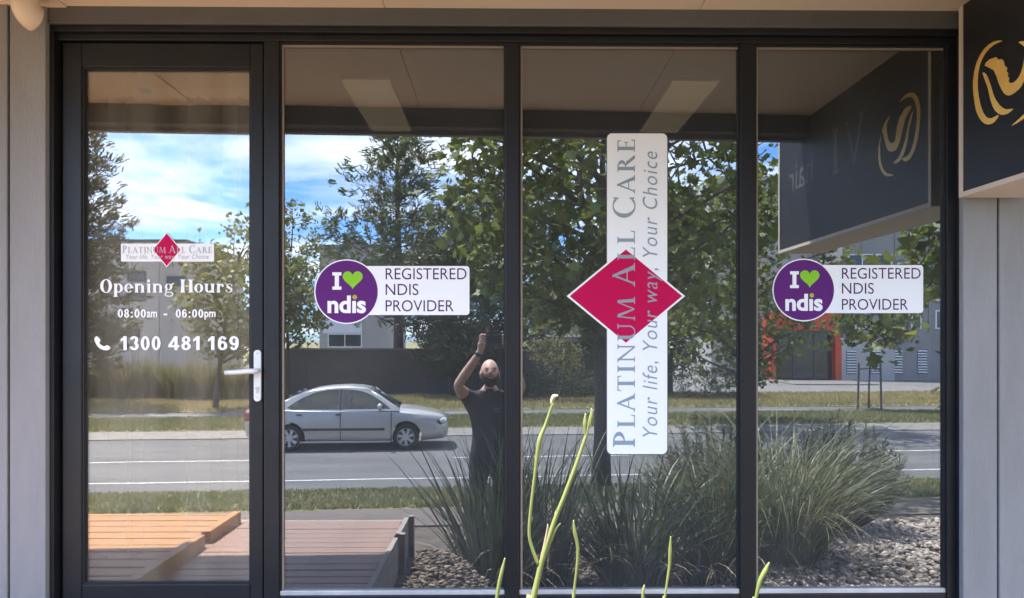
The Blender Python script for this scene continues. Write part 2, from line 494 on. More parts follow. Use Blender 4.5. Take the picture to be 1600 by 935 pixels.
# ---- what shows of the inside
part(MB().box(-2.1, 3.2, 0.062, 5.2, -0.12, 0.0), 'interior_floor', M_carpet, bevel=0)
part(MB().box(-2.045, P(424, 500).x, 0.07, 1.30, 0.002, 0.010), 'entry_floor', M_lam, bevel=0)
part(MB().box(-2.15, -2.05, 0.07, 5.2, 0, ZS + .7), 'interior_wall', M_inwall, bevel=0)
part(MB().box(-2.049, -1.32, 1.30, 1.40, 0, ZS + .35), 'interior_wall', M_inwall, bevel=0)
part(MB().box(-2.15, 3.2, 5.1, 5.2, 0, ZS + .7), 'interior_wall', M_indark, bevel=0)
part(MB().box(3.1, 3.2, 0.13, 5.1, 0, ZS + .7), 'interior_wall', M_indark, bevel=0)
ZI = 2.68
part(MB().box(-2.05, 3.1, 0.13, 5.1, ZI, ZI + .04), 'interior_ceiling', M_indark, bevel=0)
part(MB().box(-2.049, -2.035, 0.83, 1.30, 0.0105, 0.10).box(-2.035, -1.322, 1.286, 1.2995, 0.0105, 0.10), 'skirting', M_white, bevel=0)
M_troff = mat('warm_lamp_diffuser', (0.75, 0.68, 0.5), 0.5, emission=(1.0, 0.76, 0.44), estr=0.10)
for k, (pa, pb, lab) in enumerate([(531, 609, 'lit ceiling panel light seen behind the middle left window pane'), (1051, 1125, 'lit ceiling panel light seen above the tall white sign')]):
    t = (ZI - .03 - ZC) / ((530 - 124) / FPX); y0 = t - CAM_D
    r0, r1 = ray(pa, 124), ray(pb, 124)
    x0, x1 = r0.x * t / r0.y, r1.x * t / r1.y
    cl = thing('ceiling_light', lab, 'ceiling light', ((x0 + x1) / 2, y0 + .6, ZI - .04), 'ceiling lights inside the shop')
    L = 1.15
    o = MB().box((x0 - x1) / 2, (x1 - x0) / 2, -.6, -.6 + L, 0.004, 0.039).build('housing', M_white, cl)
    o = MB().box((x0 - x1) / 2 + .004, (x1 - x0) / 2 - .004, -.596, -.604 + L, -0.004, 0.0035).build('diffuser', M_troff, cl)

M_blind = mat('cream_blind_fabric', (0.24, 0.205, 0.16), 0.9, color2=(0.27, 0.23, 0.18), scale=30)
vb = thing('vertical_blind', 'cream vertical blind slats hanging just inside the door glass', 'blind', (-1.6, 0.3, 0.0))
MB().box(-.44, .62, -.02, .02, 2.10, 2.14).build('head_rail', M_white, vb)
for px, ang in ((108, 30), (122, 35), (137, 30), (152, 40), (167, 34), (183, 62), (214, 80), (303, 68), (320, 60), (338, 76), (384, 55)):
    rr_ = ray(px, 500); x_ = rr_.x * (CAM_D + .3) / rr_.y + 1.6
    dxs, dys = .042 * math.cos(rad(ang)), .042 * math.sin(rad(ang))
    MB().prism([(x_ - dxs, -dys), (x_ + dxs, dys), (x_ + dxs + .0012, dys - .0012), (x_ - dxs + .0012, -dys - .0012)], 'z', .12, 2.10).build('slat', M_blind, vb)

# ---- soffit sensor and cream drain elbow
c = R(232, 147, 0.93)
o = MB().lathe([(0.0, -0.030), (.018, -0.028), (.026, -0.018), (.030, -.006), (.034, -.004), (.034, 0), (0, 0)], (0, 0, 0), 'z', 20).build('soffit_sensor', M_white, smooth=True)
o.location = (c.x, c.y, ZS); tag(o, 'small white dome sensor on the soffit above the door', 'sensor')
M_pvc = mat('cream_pipe_paint', (0.70, 0.58, 0.46), 0.45, color2=(0.66, 0.54, 0.42), scale=9)
pe = thing('drain_elbow', 'cream pipe elbow poking down beside the soffit above the grey wall', 'pipe', (0, 0, 0))
yp = -0.20
c0, c1 = P(40, -60, yp), P(40, 8, yp)
rp = (P(67, 0, yp).x - P(24, 0, yp).x) / 2 * .95
pth = []
for i in range(13):
    a = i / 12 * rad(80)
    Rb = 0.045
    pth.append((c1.x + Rb * .45 * (1 - math.cos(a)), yp + Rb * .9 * (1 - math.cos(a)), c1.z + 0.004 - Rb * math.sin(a)))
pth = [(c0.x, yp, c0.z), (c0.x, yp, c1.z + .03)] + pth
o = MB().tube(pth, rp, 24).build('pipe', M_pvc, pe, smooth=True)
e = Vector(pth[-1]); dv = (Vector(pth[-1]) - Vector(pth[-2])).normalized()
o = MB().tube([e - dv * .003, e + dv * .0006], rp * .86, 24).build('mouth', M_gasket, pe)

# ---- projecting sign
SX = 1.757
sg = thing('hanging_sign', 'black projecting shop sign with gold swirl logo in a cream frame', 'sign', (SX, -1.0, 1.64))
def Q(px, py):
    r = ray(px, py); t = SX / r.x
    return (r.y * t - CAM_D, ZC + r.z * t)      # (y, z) on the sign face
ZB = Q(1509, 299)[1]
M_cream = mat('cream_sign_frame', (0.72, 0.60, 0.49), 0.5, color2=(0.68, 0.56, 0.45), scale=4)
M_black = mat('satin_black_panel', (0.022, 0.022, 0.023), 0.45, spec=.3)
M_gold = mat('gold_foil', (0.93, 0.50, 0.12), 0.36, metal=0.1, color2=(0.98, 0.72, 0.22), scale=6, contrast=(.3, .7))
M_dullgold = mat('pale_gold_print', (0.12, 0.11, 0.095), 0.5)
dn, df = 0.125, 1.86
def sgl(mb, name, m, **kw):
    o = mb.build(name, m, None, **kw); o.parent = sg; o.matrix_parent_inverse = Matrix.Translation(-Vector(sg.location)); return o
fr = MB().box(SX + .004, SX + .25, -df, -dn, ZB - .018, ZS + .06)
sgl(fr, 'cabinet', M_cream, bevel=.003)
lip = MB()
lip.box(SX - .004, SX + .0035, -dn - .022, -dn, ZB - .018, ZS - .003); lip.box(SX - .004, SX + .0035, -df, -df + .022, ZB - .018, ZS - .003)
lip.box(SX - .004, SX + .0035, -df + .0223, -dn - .0223, ZB - .018, ZB)
sgl(lip, 'frame', M_cream)
sgl(MB().box(SX, SX + .0036, -df + .0225, -dn - .0225, ZB + .0004, ZS - .003), 'panel', M_black)
def crop(pts): return [Q(1160 + x / 2.923, y / 2.922) for x, y in pts]
def smooth_closed(pts, n=3):
    out = []
    m_ = len(pts)
    for i in range(m_):
        p0, p1, p2, p3 = pts[i - 1], pts[i], pts[(i + 1) % m_], pts[(i + 2) % m_]
        for k in range(n):
            t = k / n
            out.append(tuple(0.5 * ((2 * p1[j]) + (-p0[j] + p2[j]) * t + (2 * p0[j] - 5 * p1[j] + 4 * p2[j] - p3[j]) * t * t + (-p0[j] + 3 * p1[j] - 3 * p2[j] + p3[j]) * t ** 3) for j in (0, 1)))
    return out
L1 = [(1190, 187), (1150, 190), (1105, 225), (1070, 290), (1055, 370), (1058, 440), (1070, 510), (1095, 555), (1125, 570), (1155, 555), (1172, 525), (1140, 540), (1115, 535), (1095, 500), (1080, 440), (1075, 370), (1085, 300), (1110, 245), (1150, 205)]
L2 = [(1108, 300), (1150, 322), (1172, 380), (1195, 425), (1220, 437), (1250, 420), (1278, 390), (1300, 330), (1318, 255), (1330, 225), (1312, 195), (1285, 188), (1262, 195), (1290, 215), (1288, 270), (1275, 330), (1255, 365), (1232, 380), (1217, 374), (1220, 358), (1212, 348), (1216, 336), (1207, 326), (1211, 312), (1198, 300), (1196, 284), (1184, 270), (1172, 274), (1160, 262), (1148, 266), (1128, 274)]
L3 = [(1098, 335), (1115, 340), (1135, 390), (1150, 440), (1175, 480), (1205, 500), (1238, 497), (1215, 518), (1185, 525), (1155, 505), (1135, 460), (1122, 400)]
L4 = [(1340, 235), (1362, 300), (1362, 390), (1338, 470), (1290, 540), (1230, 575), (1285, 525), (1325, 460), (1345, 380), (1348, 300)]
for nm, pl in (('logo_crescent', L1), ('logo_profile', L2), ('logo_strand', L3), ('logo_crescent', L4)):
    sgl(MB().prism(smooth_closed(crop(pl), 2), 'x', SX - .0015, SX - .0002), nm, M_gold)

# ================================================================== LETTERING
def strip(a, b):
    return [[a[i], a[i + 1], b[i + 1], b[i]] for i in range(len(a) - 1)]
def ring(cx, cy, ro, ri, a0, a1, n=20):
    A = [(cx + ro[0] * math.cos(rad(a0 + (a1 - a0) * i / n)), cy + ro[1] * math.sin(rad(a0 + (a1 - a0) * i / n))) for i in range(n + 1)]
    B = [(cx + ri[0] * math.cos(rad(a0 + (a1 - a0) * i / n)), cy + ri[1] * math.sin(rad(a0 + (a1 - a0) * i / n))) for i in range(n + 1)]
    return strip(A, B)
def rect(x0, x1, y0, y1): return [[(x0, y0), (x1, y0), (x1, y1), (x0, y1)]]
def stroke(p, q, wd):
    d = Vector((q[0] - p[0], q[1] - p[1])).normalized()
    return [[(p[0] - wd / 2, p[1]), (p[0] + wd / 2, p[1]), (q[0] + wd / 2, q[1]), (q[0] - wd / 2, q[1])]]
T_, t_ = 0.155, 0.055
def serif(x, y, wd, up=True, s=0.085):
    h = 0.045 if up else -0.045
    a = [(x - wd / 2 - s, y), (x + wd / 2 + s, y), (x + wd / 2 + s, y + h * .6), (x + wd / 2, y + h * 1.8), (x - wd / 2, y + h * 1.8), (x - wd / 2 - s, y + h * .6)]
    return [a]
def stem(x, wd=T_, y0=0.0, y1=1.0, s0=True, s1=True, s=0.085):
    r = rect(x - wd / 2, x + wd / 2, y0, y1)
    if s0: r += serif(x, y0, wd, True, s)
    if s1: r += serif(x, y1, wd, False, s)
    return r
def cap(ch, T=T_, t=t_):
    if ch == 'P': return stem(.2, T) + ring(.25, .73, (.36, .27), (.36 - T, .27 - t), -90, 90), .66
    if ch == 'R': return stem(.2, T) + ring(.25, .75, (.34, .25), (.34 - T, .25 - t), -90, 90) + [[(.33, .52), (.50, .52), (.84, .0), (.66, .0)]], .84
    if ch == 'L': return stem(.2, T) + rect(.2, .62, 0, t) + [[(.55, t), (.62, t), (.635, .26), (.62, .26)]], .68
    if ch == 'A': return [[(.06, 0), (.06 + t * 1.2, 0), (.40, .86), (.36, .98)]] + [[(.33, 1.03), (.42, 1.03), (.80, 0), (.80 - T * 1.1, 0)]] + rect(.2, .60, .33, .33 + t) + serif(.09, 0, .04) + serif(.715, 0, T * .9), .86
    if ch == 'T': return stem(.36, T, s1=False) + rect(.02, .70, 1 - t, 1) + [[(.02, 1 - t), (.09, 1 - t), (.02, .76), (.0, .76)], [(.63, 1 - t), (.70, 1 - t), (.72, .76), (.70, .76)]], .74
    if ch == 'I': return stem(.2, T), .40
    if ch == 'N': return stem(.15, t * 1.3, s1=False) + stem(.74, t * 1.3, s0=False) + [[(.03, 1), (.17, 1), (.78, 0), (.70, 0)]] + rect(0, .12, .96, 1), .90
    if ch == 'U': return stem(.18, T, .33, 1, s0=False) + stem(.70, t * 1.2, .33, 1, s0=False) + ring(.418, .34, (.315, .36), (.315 - T, .36 - t), 180, 270) + ring(.418, .34, (.315, .36), (.315 - t * 1.2, .36 - t), 270, 360), .88
    if ch == 'M': return [[(.06, 0), (.06 + t * 1.2, 0), (.20, 1), (.15, 1)]] + [[(.13, 1), (.28, 1), (.56, .03), (.49, .03)]] + [[(.49, .03), (.55, .03), (.86, 1), (.82, 1)]] + [[(.80, 1), (.93, 1), (1.0, 0), (1.0 - T, 0)]] + serif(.09, 0, .04) + serif(.925, 0, T), 1.06
    if ch == 'C': return ring(.47, .5, (.44, .53), (.44 - T, .53 - t), 48, 312, 28) + [[(.70, .80), (.77, .74), (.79, 1.0), (.755, 1.0)], [(.70, .20), (.77, .26), (.79, .02), (.755, .02)]], .86
    if ch == 'E': return stem(.2, T) + rect(.2, .60, 0, t) + rect(.2, .57, 1 - t, 1) + rect(.2, .50, .5 - t / 2, .5 + t / 2) + [[(.53, t), (.60, t), (.62, .24), (.605, .24)], [(.51, 1 - t), (.57, 1 - t), (.585, .78), (.57, .78)], [(.46, .38), (.50, .38), (.50, .62), (.46, .62)]], .68
    if ch == 'V': return [[(.02, 1), (.14, 1), (.46, 0), (.37, 0)]] + [[(.37, 0), (.42, 0), (.76, 1), (.72, 1)]] + serif(.09, 1, .10, False) + serif(.73, 1, .04, False), .8
    if ch == 'H': return stem(.2, T) + stem(.80, T) + rect(.2, .8, .5 - t / 2, .5 + t / 2), 1.0
    if ch == 'O': return ring(.47, .5, (.44, .53), (.44 - T, .53 - t), 0, 360, 36), .94
def low(ch, T=.2, t=.05):
    X = .68
    if ch == 'o': return ring(.35, X / 2, (.33, X / 2 + .01), (.33 - T, X / 2 - t), 0, 360, 28), .70
    if ch == 'p': return stem(.2, T, -.33, X, s=.07) + ring(.42, X / 2, (.32, X / 2 + .01), (.32 - T, X / 2 - t), -150, 150, 26), .78
    if ch == 'e': return ring(.35, X / 2, (.33, X / 2 + .01), (.33 - T, X / 2 - t), 0, 318, 26) + rect(.13, .66, X / 2 - .02, X / 2 + .03), .70
    if ch == 'n': return stem(.2, T, 0, X, s=.06) + stem(.64, T, 0, X * .62, s1=False, s=.06) + ring(.47, X * .58, (.27, X * .43), (.27 - T, X * .43 - .09), 0, 140, 14), .86
    if ch == 'u': return stem(.18, T, X * .36, X, s0=False, s=.06) + stem(.64, T, 0, X, s=.06) + ring(.36, X * .38, (.28, X * .39), (.28 - T, X * .39 - .09), 180, 330, 14), .84
    if ch == 'i': return stem(.2, T, 0, X, s=.06) + ring(.19, .90, (.115, .115), (0.0, 0.0), 0, 360, 16), .40
    if ch == 'r': return stem(.2, T, 0, X, s=.06) + ring(.44, X * .70, (.16, X * .30), (.10, X * .20), 60, 170, 8) + ring(.50, X * .78, (.10, .10), (0, 0), 0, 360, 14), .64
    if ch == 'g': return ring(.33, .44, (.28, .25), (.28 - T * .85, .21), 0, 360, 26) + ring(.36, -.13, (.34, .19), (.25, .13), 0, 360, 26) + [[(.10, .22), (.22, .24), (.20, .05), (.08, .06)], [(.50, .60), (.60, .56), (.74, .70), (.64, .74)]], .72
    if ch == 's':
        c = [(.50, .52), (.44, .63), (.30, .66), (.17, .58), (.18, .44), (.32, .36), (.46, .27), (.48, .13), (.36, .02), (.20, .03), (.10, .15)]
        wd = [.03, .04, .06, .12, .17, .19, .17, .13, .06, .04, .03]
        A, B = [], []
        for i, p in enumerate(c):
            q0, q1 = c[max(i - 1, 0)], c[min(i + 1, len(c) - 1)]
            dd = Vector((q1[0] - q0[0], q1[1] - q0[1])).normalized(); nn = Vector((-dd.y, dd.x))
            A.append((p[0] + nn.x * wd[i] / 2, p[1] + nn.y * wd[i] / 2)); B.append((p[0] - nn.x * wd[i] / 2, p[1] - nn.y * wd[i] / 2))
        return strip(A, B) + [[(.47, .46), (.53, .46), (.53, .66), (.51, .66)], [(.05, .02), (.09, .02), (.12, .22), (.06, .22)]], .62
def smallcaps(s):
    polys = []; x = 0
    for wd in s.split(' '):
        for i, ch in enumerate(wd):
            k = 1.0 if i == 0 else 0.80
            ps, adv = cap(ch)
            polys.append([[(x + p[0] * k, p[1] * k) for p in q] for q in ps]); x += adv * k + .07
        x += .34
    return polys
def didone(s):
    polys = []; x = 0
    for ch in s:
        if ch == ' ': x += .42; continue
        ps, adv = cap(ch, .24, .05) if ch.isupper() else low(ch)
        polys.append([[(x + p[0], p[1]) for p in q] for q in ps]); x += adv + .04
    return polys
def serif_bounds(polys):
    xs = [p[0] for l in polys for q in l for p in q]; ys = [p[1] for l in polys for q in l for p in q]
    return min(xs), max(xs), min(ys), max(ys)
def font_poly(s, bold=0.0, shear=0.0, spacing=1.0):
    """built-in font outline as (verts2d, faces)"""
    cu = bpy.data.curves.new('lettering', 'FONT'); cu.body = s; cu.size = 1.0; cu.offset = bold; cu.shear = shear; cu.space_character = spacing
    cu.resolution_u = 5; cu.fill_mode = 'FRONT'
    ob = bpy.data.objects.new('lettering', cu); COL.objects.link(ob)
    dg = bpy.context.evaluated_depsgraph_get()
    me = bpy.data.meshes.new_from_object(ob.evaluated_get(dg))
    v = [(p.co.x, p.co.y) for p in me.vertices]; f = [tuple(p.vertices) for p in me.polygons]
    bpy.data.objects.remove(ob); bpy.data.curves.remove(cu); bpy.data.meshes.remove(me)
    return v, f
def map2(pts, src, dst, rot):
    """src bounds -> pixel box dst (x0,x1,ytop,ybottom); rot: text runs upwards"""
    x0, x1, y0, y1 = src; a, b, c, d = dst
    out = []
    for (x, y) in pts:
        u = (x - x0) / (x1 - x0); v = (y - y0) / (y1 - y0)
        if rot: out.append((b + (a - b) * v, d + (c - d) * u))
        else: out.append((a + (b - a) * u, d + (c - d) * v))
    return out
def place(pts, y):
    return [P(px, py, y) for px, py in pts]
def put(name, parent, m, polys2d, y, recalc=True):
    """thin print: flat faces on plane y, each polygon a hair in front of the last"""
    mb = MB()
    for i, q in enumerate(polys2d):
        mb.add(place(q, y - 0.00002 * (i % 12)), [tuple(range(len(q)))])
    o = mb.build(name, m, None, recalc=False)
    o.parent = parent; o.matrix_parent_inverse = Matrix.Translation(-Vector(parent.location)); return o
def put_serif(parent, m, polys, dst, y, rot=False, name='letter', src=None):
    src = src or serif_bounds(polys)
    for l in polys:
        put(name, parent, m, [map2(q, src, dst, rot) for q in l], y)
def put_font(parent, m, s, dst, y, rot=False, name='word', bold=0.0, shear=0.0, spacing=1.0):
    v, f = font_poly(s, bold, shear, spacing)
    src = (min(p[0] for p in v), max(p[0] for p in v), min(p[1] for p in v), max(p[1] for p in v))
    pts = map2(v, src, dst, rot)
    mb = MB().add(place(pts, y), f)
    o = mb.build(name, m, None, recalc=False)
    o.parent = parent; o.matrix_parent_inverse = Matrix.Translation(-Vector(parent.location)); return o
def put_slab(name, parent, m, pts_px, y, th=0.0004):
    a = [(p.x, p.z) for p in place(pts_px, y)]
    o = MB().prism(a, 'y', y, y + th).build(name, m, None)
    o.parent = parent; o.matrix_parent_inverse = Matrix.Translation(-Vector(parent.location)); return o
def prr(x0, x1, y0, y1, r): return rrect(x0, x1, y0, y1, r, 5)
def circ(cx, cy, r, n=56): return [(cx + r * math.cos(2 * math.pi * i / n), cy + r * math.sin(2 * math.pi * i / n)) for i in range(n)]

M_vw = mat('white_vinyl', (0.86, 0.86, 0.86), 0.7, spec=0.12)
M_purple = mat('purple_vinyl', (0.118, 0.024, 0.165), 0.7, spec=0.12)
M_green = mat('lime_green_vinyl', (0.25, 0.55, 0.035), 0.7, spec=0.12)
M_crim = mat('crimson_vinyl', (0.50, 0.006, 0.075), 0.7, spec=0.12)
M_greyv = mat('blue_grey_vinyl', (0.27, 0.33, 0.37), 0.7, spec=0.12)
M_purt = mat('dark_purple_print', (0.075, 0.022, 0.10), 0.7, spec=0.12)
M_dot = mat('olive_dot_vinyl', (0.42, 0.40, 0.05), 0.7, spec=0.12)
V0 = GL_Y - 0.0016

def heart(cx, cy, wd, h):
    pts = []
    for i in range(40):
        t = 2 * math.pi * i / 40
        pts.append((cx + wd / 2 * (16 * math.sin(t) ** 3) / 16, cy - h / 2 * (13 * math.cos(t) - 5 * math.cos(2 * t) - 2 * math.cos(3 * t) - math.cos(4 * t) + 2.5) / 14.5))
    return pts
def ndis(cx, cy, r, lx1, ly0, ly1, tx0, tx1, base, label):
    pc = P(cx, cy, V0)
    st = thing('window_sticker', label, 'sticker', pc, 'purple round provider stickers on the window panes')
    put_slab('label_panel', st, M_vw, prr(cx, lx1, ly0, ly1, 5), V0)
    put_slab('border', st, M_vw, circ(cx, cy, r), V0 - .0006)
    put_slab('disc', st, M_purple, circ(cx, cy, r - 1.8), V0 - .0012)
    k = r / 50.0; yy = V0 - .0014
    I = rect(-20, -9, 0, 0) and [[(-22, -30), (-8, -30), (-8, -25), (-22, -25)], [(-22, -8), (-8, -8), (-8, -3), (-22, -3)], [(-18.2, -25), (-11.8, -25), (-11.8, -8), (-18.2, -8)]]
    put('letter', st, M_vw, [[(cx + p[0] * k, cy + p[1] * k) for p in q] for q in I], yy)
    put('heart', st, M_green, [heart(cx + 9.5 * k, cy - 17.5 * k, 31 * k, 28 * k)], yy)
    put_font(st, M_vw, 'ndıs', (cx - 29.5 * k, cx + 30 * k, cy + 6 * k, cy + 33.5 * k), yy, name='word', bold=0.033)
    put('dot', st, M_dot, [circ(cx + 12.7 * k, cy + 8.5 * k, 3.6 * k, 20)], yy - .0001)
    for s, b, xe in zip(('REGISTERED', 'NDIS', 'PROVIDER'), base, (1.0, 0.405, 0.84)):
        put_font(st, M_purt, s, (tx0, tx0 + (tx1 - tx0) * xe, b - 17.6 * k, b), V0 - .0003, name='word', bold=-0.002)
ndis(541.5, 456, 50.5, 733.5, 416, 492.5, 602.5, 729, (437, 461.5, 487), 'round purple sticker with white label on the pane beside the door')
ndis(1256, 453.5, 49, 1442.5, 414.5, 489.5, 1315.5, 1438.5, (436, 459.5, 484.5), 'round purple sticker with white label below the black hanging sign')

# tall vertical sign
vsn = thing('vertical_window_sign', 'tall white vertical sign with crimson diamond on the third pane', 'sign', P(995, 460, V0))
put_slab('backing', vsn, mat('dark_vinyl_edge', (0.05, 0.05, 0.05), 0.5), prr(947.2, 1043.8, 207.6, 711.2, 8.8), V0 + .0002)
put_slab('panel', vsn, M_vw, prr(948.5, 1042.5, 208.8, 709.8, 8), V0 - .0004)
def diamond(cx, cy, a, b): return [(cx - a, cy), (cx, cy - b), (cx + a, cy), (cx, cy + b)]
put_slab('diamond_border', vsn, M_vw, diamond(978, 463, 92.5, 76.5), V0 - .0010)
put_slab('diamond', vsn, M_crim, diamond(978, 463, 88, 72.8), V0 - .0016)
PC = smallcaps('PLATINUM ALL CARE')
put_serif(vsn, M_greyv, PC, (957, 993, 218, 699), V0 - .0019, rot=True)
def words(parent, m, s, dst, y, rot, bold, shear):
    """each word its own part, on the shared line"""
    v, f = font_poly(s, bold, shear, 1.12)
    src = (min(p[0] for p in v), max(p[0] for p in v), min(p[1] for p in v), max(p[1] for p in v))
    # islands -> words by gaps in x
    order = sorted(range(len(f)), key=lambda i: min(v[k][0] for k in f[i]))
    groups = []; end = None
    for i in order:
        a = min(v[k][0] for k in f[i]); b = max(v[k][0] for k in f[i])
        if end is None or a > end + .16: groups.append([])
        groups[-1].append(i); end = b if end is None else max(end, b)
    pts = map2(v, src, dst, rot)
    for gp in groups:
        idx = {}; vv = []; ff = []
        for i in gp:
            t = []
            for k in f[i]:
                if k not in idx: idx[k] = len(vv); vv.append(pts[k])
                t.append(idx[k])
            ff.append(tuple(t))
        mb = MB().add(place(vv, y), ff); o = mb.build('word', m, None, recalc=False)
        o.parent = parent; o.matrix_parent_inverse = Matrix.Translation(-Vector(parent.location))
words(vsn, M_greyv, 'Your life, Your way, Your Choice', (1004, 1034.5, 237, 683), V0 - .0019, True, -0.004, 0.22)

# small logo and opening hours on the door
DV = -0.0216
dl = thing('door_logo_sticker', 'small white sticker with crimson diamond at the top of the door glass', 'sticker', P(261, 391, DV))
put_slab('panel', dl, M_vw, prr(189, 334.5, 381, 409, 1.6), DV)
put_slab('diamond_border', dl, M_vw, diamond(260.5, 390.5, 23, 27.5), DV - .0005)
put_slab('diamond', dl, M_crim, diamond(260.5, 390.5, 21.3, 25.5), DV - .0010)
put_serif(dl, mat('silver_vinyl', (0.40, 0.43, 0.45), 0.7, spec=0.12), PC, (191, 331, 383.5, 396), DV - .0013)
words(dl, MATS['silver_vinyl'], 'Your life, Your way, Your Choice', (197, 326, 397.5, 407.2), DV - .0013, False, 0.0, 0.22)
oh = thing('opening_hours_lettering', 'white opening hours and phone number lettering on the door glass', 'lettering', P(261, 500, DV))
put_serif(oh, M_vw, didone('Opening Hours'), (156.5, 363, 436.5, 464), DV)
def digit(ch):
    if ch == '0': return ring(.29, .5, (.28, .51), (.085, .36), 0, 360, 30), .58
    if ch == '1': return rect(.21, .41, 0, 1) + [[(.03, .60), (.209, .74), (.209, 1.0), (.16, .90), (.03, .79)]], .50
    if ch == '3': return ring(.27, .735, (.26, .275), (.07, .13), -75, 172, 20) + ring(.27, .29, (.29, .30), (.09, .155), -172, 84, 22), .58
    if ch == '4': return rect(.345, .535, 0, 1) + rect(-.01, .64, .2, .36) + [[(-.01, .36), (.18, .36), (.345, .68), (.345, 1.0)]], .64
    if ch == '6': return ring(.29, .325, (.28, .335), (.09, .18), 0, 360, 28) + ring(.30, .5, (.29, .51), (.10, .36), 38, 190, 18), .58
    if ch == '9': return [[(.58 - p[0], 1 - p[1]) for p in q] for q in digit('6')[0]], .58
    if ch == '8': return ring(.29, .745, (.25, .265), (.07, .12), 0, 360, 26) + ring(.29, .275, (.28, .285), (.085, .145), 0, 360, 28), .58
    if ch == ':': return rect(.08, .26, 0, .19) + rect(.08, .26, .52, .71), .34
def digits(s_):
    x = 0; out = []
    for ch in s_:
        ps, adv = digit(ch); out.append([[(x + p[0], p[1]) for p in q] for q in ps]); x += adv + .10
    return out
for s_, a, b in (('08:00', 184, 228), ('06:00', 274.5, 317.8)):
    put_serif(oh, M_vw, digits(s_), (a, b, 483.3, 496.7), DV, name='digit')
put_font(oh, M_vw, 'am', (229.3, 245.5, 487, 496.5), DV, bold=0.022)
put_font(oh, M_vw, '-', (255.5, 261.5, 490.3, 492.8), DV, bold=0.02)
put_font(oh, M_vw, 'pm', (319.4, 336.8, 487, 499.7), DV, bold=0.022)
for s_, a, b in (('1300', 188.5, 251), ('481', 263, 312), ('169', 325, 373)):
    put_serif(oh, M_vw, digits(s_), (a, b, 525.5, 547.5), DV, name='digit')
hs = smooth_closed([(148, 528), (152, 526), (157, 532.5), (155, 536), (159, 540), (163.5, 541.5), (167, 539.5), (172.3, 543), (170.5, 546.5), (164.5, 547.6), (156.5, 545), (150.5, 538.5), (147.8, 532)], 3)
put('phone_symbol', oh, M_vw, [hs], DV)

# lettering of the projecting sign (runs away from the wall)
def sign_serif(ch, y0, y1, z0, z1):
    ps, adv = cap(ch, .12, .05)
    b = serif_bounds([ps]); mb = MB()
    for i, q in enumerate(ps):
        pts = [(SX - .0006 - .00002 * i, y0 + (y1 - y0) * (p[0] - b[0]) / (b[1] - b[0]), z0 + (z1 - z0) * (p[1] - b[2]) / (b[3] - b[2])) for p in q]
        mb.add(pts, [tuple(range(len(pts)))])
    sgl(mb, 'letter', M_dullgold, recalc=False)
sign_serif('V', -0.70, -0.93, 1.93, 2.17)
sign_serif('I', -0.985, -1.08, 1.93, 2.17)
v, f = font_poly('hair')
xx = [p[0] for p in v]; zz = [p[1] for p in v]
mb = MB().add([(SX - .0006, -1.33 - (p[0] - min(xx)) / (max(xx) - min(xx)) * .36, 1.95 + (p[1] - min(zz)) / (max(zz) - min(zz)) * .17) for p in v], f)
sgl(mb, 'word', M_dullgold, recalc=False)
# ================================================================== GROUND, ROAD, VERGES
M_asph = mat('asphalt', (0.088, 0.088, 0.090), 0.9, color2=(0.135, 0.132, 0.13), scale=.9, bump=0.4, bscale=220, stretch=(.3, 1, 1))
M_conc = mat('kerb_concrete', (0.21, 0.195, 0.175), 0.85, color2=(0.165, 0.152, 0.138), scale=3, bump=0.2, bscale=90)
M_path = mat('brown_path', (0.105, 0.082, 0.07), 0.9, color2=(0.135, 0.108, 0.092), scale=2, bump=0.3, bscale=150)
M_dry = mat('dry_turf_soil', (0.30, 0.24, 0.13), 0.95, color2=(0.18, 0.18, 0.075), scale=1.3, bump=0.5, bscale=70)
M_turf = mat('turf_soil', (0.14, 0.15, 0.06), 0.95, color2=(0.24, 0.21, 0.11), scale=1.6, bump=0.5, bscale=70)
M_soil = mat('mulch_soil', (0.07, 0.055, 0.042), 0.95, color2=(0.12, 0.095, 0.07), scale=6, bump=0.8, bscale=60)
M_line = mat('white_road_paint', (0.55, 0.55, 0.53), 0.7, color2=(0.32, 0.32, 0.315), scale=9)
ZG, ZR, ZV = -0.85, -1.40, -1.27
U0, U1 = -70.0, 70.0
def slab(name, v0, v1, za, zb, m, th=0.25, u0=U0, u1=U1, parent=None, struct=True, bevel=0.0):
    p = [S(u0, v0, za), S(u1, v0, za), S(u1, v1, zb), S(u0, v1, zb)]
    q = [Vector((a.x, a.y, a.z - th)) for a in p]
    o = MB().add(p + q, [(0, 1, 2, 3), (7, 6, 5, 4), (0, 4, 5, 1), (1, 5, 6, 2), (2, 6, 7, 3), (3, 7, 4, 0)]).build(name, m, parent, bevel=bevel)
    if struct: tag(o, kind='structure')
    return o
n = 24
gr = MB().add([(-900, -900, -1.9), (900, -900, -1.9), (900, 900, -1.9), (-900, 900, -1.9)], [(0, 1, 2, 3)]).build('ground', M_dry); tag(gr, kind='structure')
